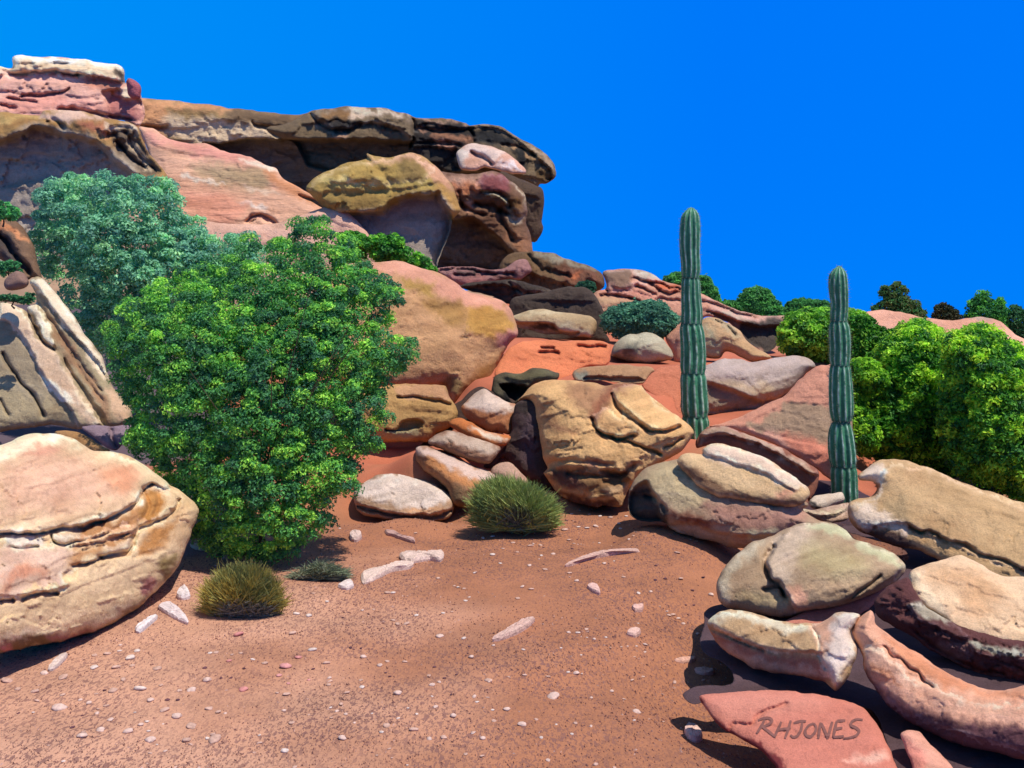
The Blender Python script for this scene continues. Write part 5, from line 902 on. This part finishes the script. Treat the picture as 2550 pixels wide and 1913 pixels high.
slab_piece('stone_chip', 'curved pink chip between the spindle stick and the kidney-shaped boulder', 'stone', 'K 1275 915 1300 892 1350 892 1370 912 1330 935', '#d9b09f', .03)
slab_piece('stone_chip', 'notched pink chip right of the sand centre', 'stone', 'K 1310 730 1350 722 1390 728 1380 758 1330 758', '#d6aa9a', .03)
slab_piece('stone_chip', 'pale flake lying under the left end of the green bush', 'stone', 'F 1310 855 1400 855 1470 875 1440 890 1350 885', '#b59a80', .02)
slab_piece('stone_chip', 'tan pebble cluster piece in the dark shade under the green bush', 'stone', 'F 1530 935 1570 920 1605 940 1590 955 1540 955', '#b39076', .025)
def peb_mesh(seed, flat):
    import bmesh
    bm = bmesh.new(); bmesh.ops.create_icosphere(bm, subdivisions=2, radius=1); r = np.random.default_rng(seed)
    V = np.array([v.co[:] for v in bm.verts]); d = 1+.28*fbm(V*1.1+seed, 3, seed)
    sc = np.array([1.0, r.uniform(.55, .85), flat])
    for v, k in zip(bm.verts, d): v.co = Vector(v.co)*float(k); v.co.x *= sc[0]; v.co.y *= sc[1]; v.co.z *= sc[2]
    me = bpy.data.meshes.new('pebble'); bm.to_mesh(me); bm.free(); return me
def peb_set(cols, s0):
    out = []
    for i, c in enumerate(cols):
        me = peb_mesh(s0+i, .42); n = len(me.vertices); at = me.color_attributes.new('Col', 'FLOAT_COLOR', 'POINT')
        at.data.foreach_set('color', np.tile(np.append(hexc(c), 1.0), n).astype(np.float32)); me.materials.append(M_PEB)
        for p in me.polygons: p.use_smooth = True
        out.append(me)
    return out
PALE = peb_set(['#d4b3a2', '#cba490', '#d8c2b4', '#c39c88'], 10); PINK = peb_set(['#cf9088', '#c9857c'], 30); DARK = peb_set(['#6a4348', '#5b3a42'], 50)
pale = ('J 1050 495 8 1145 550 10 1560 490 14 1600 490 11 2165 350 9 1910 390 9 2090 460 7 2045 450 7 2100 545 9 2125 520 7 1390 610 8 1465 605 8 1760 645 10 1945 630 9 2005 620 6 1600 680 12 1630 705 12 1690 705 13 935 635 14 1020 650 18 905 770 16 '
        '1925 790 16 2085 805 14 340 905 10 380 900 11 490 915 9 550 905 9 635 950 11 715 975 13 1045 885 20 1395 930 13 1140 975 14 1510 990 13 1680 965 10 2140 930 12 320 1090 20 130 1165 9 215 1160 18 1385 1140 12 1870 1125 14 1635 1180 17 1845 1060 10 '
        '865 1190 14 800 1180 9 1240 1255 10 1170 1280 8 1215 1305 10 1275 1325 10 1175 1350 9 1895 1275 11 2160 1205 10 2180 1240 8 2015 1335 14 1635 1355 9 1455 1320 6 1335 1385 8 1555 1405 14 1520 1450 12 2150 1455 11 900 1385 13 1250 1490 18 1740 1435 20 1850 1495 12 1950 1490 12 '
        '20 1300 16 330 1290 14 395 1310 11 445 1320 8 115 1340 18 210 1410 18 370 1500 26 170 1505 15 680 1470 8 680 1525 11 855 1580 20 645 1590 8 1165 1100 10 1020 1330 6 850 1300 9 '
        'K 845 195 12 350 240 9 285 250 8 490 285 10 610 305 11 680 300 8 350 365 11 420 325 8 520 348 8 685 372 9 768 362 10 605 440 10 710 468 11 225 490 8 1120 425 9 875 265 9 910 290 7 940 175 8 1000 182 10 1060 170 11 1090 100 8 1015 90 8 1160 110 11 1220 150 8 '
        '895 85 7 950 60 5 1230 185 7 1270 100 8 1320 235 6 555 585 9 615 605 12 150 600 6 85 580 6 120 590 6 160 680 7 185 660 6 1355 630 8 1440 620 9 1590 780 11 1630 805 9 1665 840 8 1550 755 6 1500 720 5 995 880 8 1130 935 8 1050 945 7 1000 935 5 960 930 4 1760 910 9 1250 520 9 1645 530 10 '
        '1160 1005 6 1235 1000 6 1280 995 5 1340 995 6 960 1055 5 1400 1035 6 1325 1070 6 320 1235 17 570 1195 9 730 1205 10 870 1175 9 925 1180 12 965 1185 6 1310 1230 9 1170 1305 10 1030 1350 8 770 1345 24 225 1340 10 240 1380 8 315 1350 8 450 1430 14 350 1435 9 80 1475 14 555 1535 18 650 1500 10 '
        '1340 1450 19 215 1590 10 285 1630 14 685 1625 9 895 1600 8 1525 1515 6 920 1525 9 1640 1530 4 10 1625 12 '
        'L 70 805 22 180 890 15 350 920 18 450 725 14 640 770 20 960 545 12 1090 530 14 1230 440 9 1400 500 14 1220 500 10 1330 570 20 1180 670 18 960 670 18 1350 650 12 1600 685 20 1255 790 12 1640 850 10 1150 905 18 980 940 9 1430 890 26 910 1030 12 1080 1060 10 1000 1090 7 600 1085 26 1130 1200 12 '
        '1830 905 10 1950 900 15 2110 800 20 1675 1110 20 1810 1170 22 1030 1305 16 840 1365 20 1310 1320 20 1440 1250 12 1500 1220 10 1950 1265 18 1540 1410 22 1900 1410 20 2130 1090 15 1540 1000 14')
pinks = 'J 945 935 12 860 1000 22 815 1060 11 880 1115 9 565 1160 18 530 780 18 1020 1090 7 470 960 10'
darks = 'J 1255 660 9 1435 635 6 1475 620 6 1310 865 9 1380 870 8 1885 1000 10 1550 1040 8 1580 1065 10 1960 1075 8 2040 1050 6 2060 850 8 2125 860 9 2045 905 7 415 1075 9 485 1075 10 305 1005 11 575 1010 9 1050 1015 12 45 1225 12 120 1225 10 2000 1190 8 K 130 990 8 190 1000 8 15 1215 9 100 1190 7 620 260 8 700 315 6 860 130 9 920 140 8 1190 285 11 935 260 7 900 322 8 1475 440 9 1470 540 10 1540 530 11 1800 520 10 1725 610 10 1680 712 9 1735 712 8 115 325 8 150 330 8 L 1070 900 12 840 1160 10 740 1280 14 2090 675 14 1710 1000 14 1815 1000 12 190 1135 10'
def scatter(s, meshes, label, group, seed, kk):
    r = np.random.default_rng(seed)
    for x, y, sz in zip(*(lambda A: (A[:, 0], A[:, 1], A[:, 2]))(pts(s, 3))):
        crop_scale = .3617
        g = ground_at(x, y); U = g[1]/F_PX; rad = sz*.3617*U*kk
        o = bpy.data.objects.new('pebble', meshes[r.integers(0, len(meshes))]); scene.collection.objects.link(o)
        o.location = (g[0], g[1], g[2]+rad*.22); o.rotation_euler = (r.normal()*.12, r.normal()*.12, r.normal()*.5); o.scale = (rad*r.uniform(.9, 1.2), rad*r.uniform(1.0, 1.7), rad)
        tag(o, label, 'pebble', group)
scatter(pale, PALE, 'small pale pebble lying on the red sand', 'pale pebbles scattered over the red sand', 1, 1.7)
_r = np.random.default_rng(12); extra = 'S ' + ' '.join(f'{_r.uniform(20, 1780):.0f} {1913-600*_r.random()**1.4:.0f} {_r.uniform(6, 13):.0f}' for _ in range(95))
scatter(' '.join(extra.split()[:1]+[t for k in range(95) for t in extra.split()[1+3*k:4+3*k] if not (int(extra.split()[1+3*k]) < 480 and int(extra.split()[2+3*k]) < 1660)]), PALE, 'small pale pebble lying on the red sand', 'pale pebbles scattered over the red sand', 8, 1.5)
scatter(pinks, PINK, 'small rosy pink pebble on the sand at lower left', 'rosy pink pebbles on the sand', 2, 1.7)
scatter(darks, DARK, 'small dark plum pebble lying on the red sand', 'dark plum pebbles on the red sand', 3, 1.2)
# fine gravel nobody could count
r = np.random.default_rng(5); n = 36000
gx = r.uniform(-.62, .62, n); gyv = 4.3*np.exp(r.uniform(0, math.log(11.3/4.3), n)); gx = gx*gyv
dn = fbm(np.stack([gx*.9, gyv*.9, 0*gx], -1), 3, 55)*.5+.5; k = r.random(n) < np.clip(dn*1.5-.15, .08, 1); gx, gyv = gx[k], gyv[k]; n = len(gx)
gz = ground_z(gx, gyv)
sz = r.uniform(.003, .008, n)*(.6+gyv/12); an = r.normal(.3, .6, n)+math.pi/2
ax = np.stack([np.cos(an), np.sin(an)], 1)*sz[:, None]*r.uniform(1, 2.2, (n, 1)); bx_ = np.stack([-np.sin(an), np.cos(an)], 1)*sz[:, None]*.6
cc = np.stack([gx, gyv], 1)
def v3(xy, dz): return np.concatenate([xy, (gz+dz)[:, None]], 1)
V = np.stack([v3(cc-ax, -.003), v3(cc+bx_, -.003), v3(cc+ax, -.003), v3(cc-bx_, -.003), v3(cc, sz*.55+.004)], 1).reshape(-1, 3); i = np.arange(n)*5
Fc = np.concatenate([np.stack([i, i+3, i+4], 1), np.stack([i+3, i+2, i+4], 1), np.stack([i+2, i+1, i+4], 1), np.stack([i+1, i, i+4], 1)])
CA = np.array([hexc(c) for c in ('#80584f', '#946658', '#9f705f', '#c9a08c')]); cc_ = CA[r.choice(4, n, p=[.4, .3, .2, .1])]
gv = new_mesh('gravel', V, Fc, np.repeat(cc_, 5, 0), M_PEB, smooth=False); gv['kind'] = 'stuff'; gv['label'] = 'fine dark gravel strewn over the red sand'
print('objects', len(scene.objects))
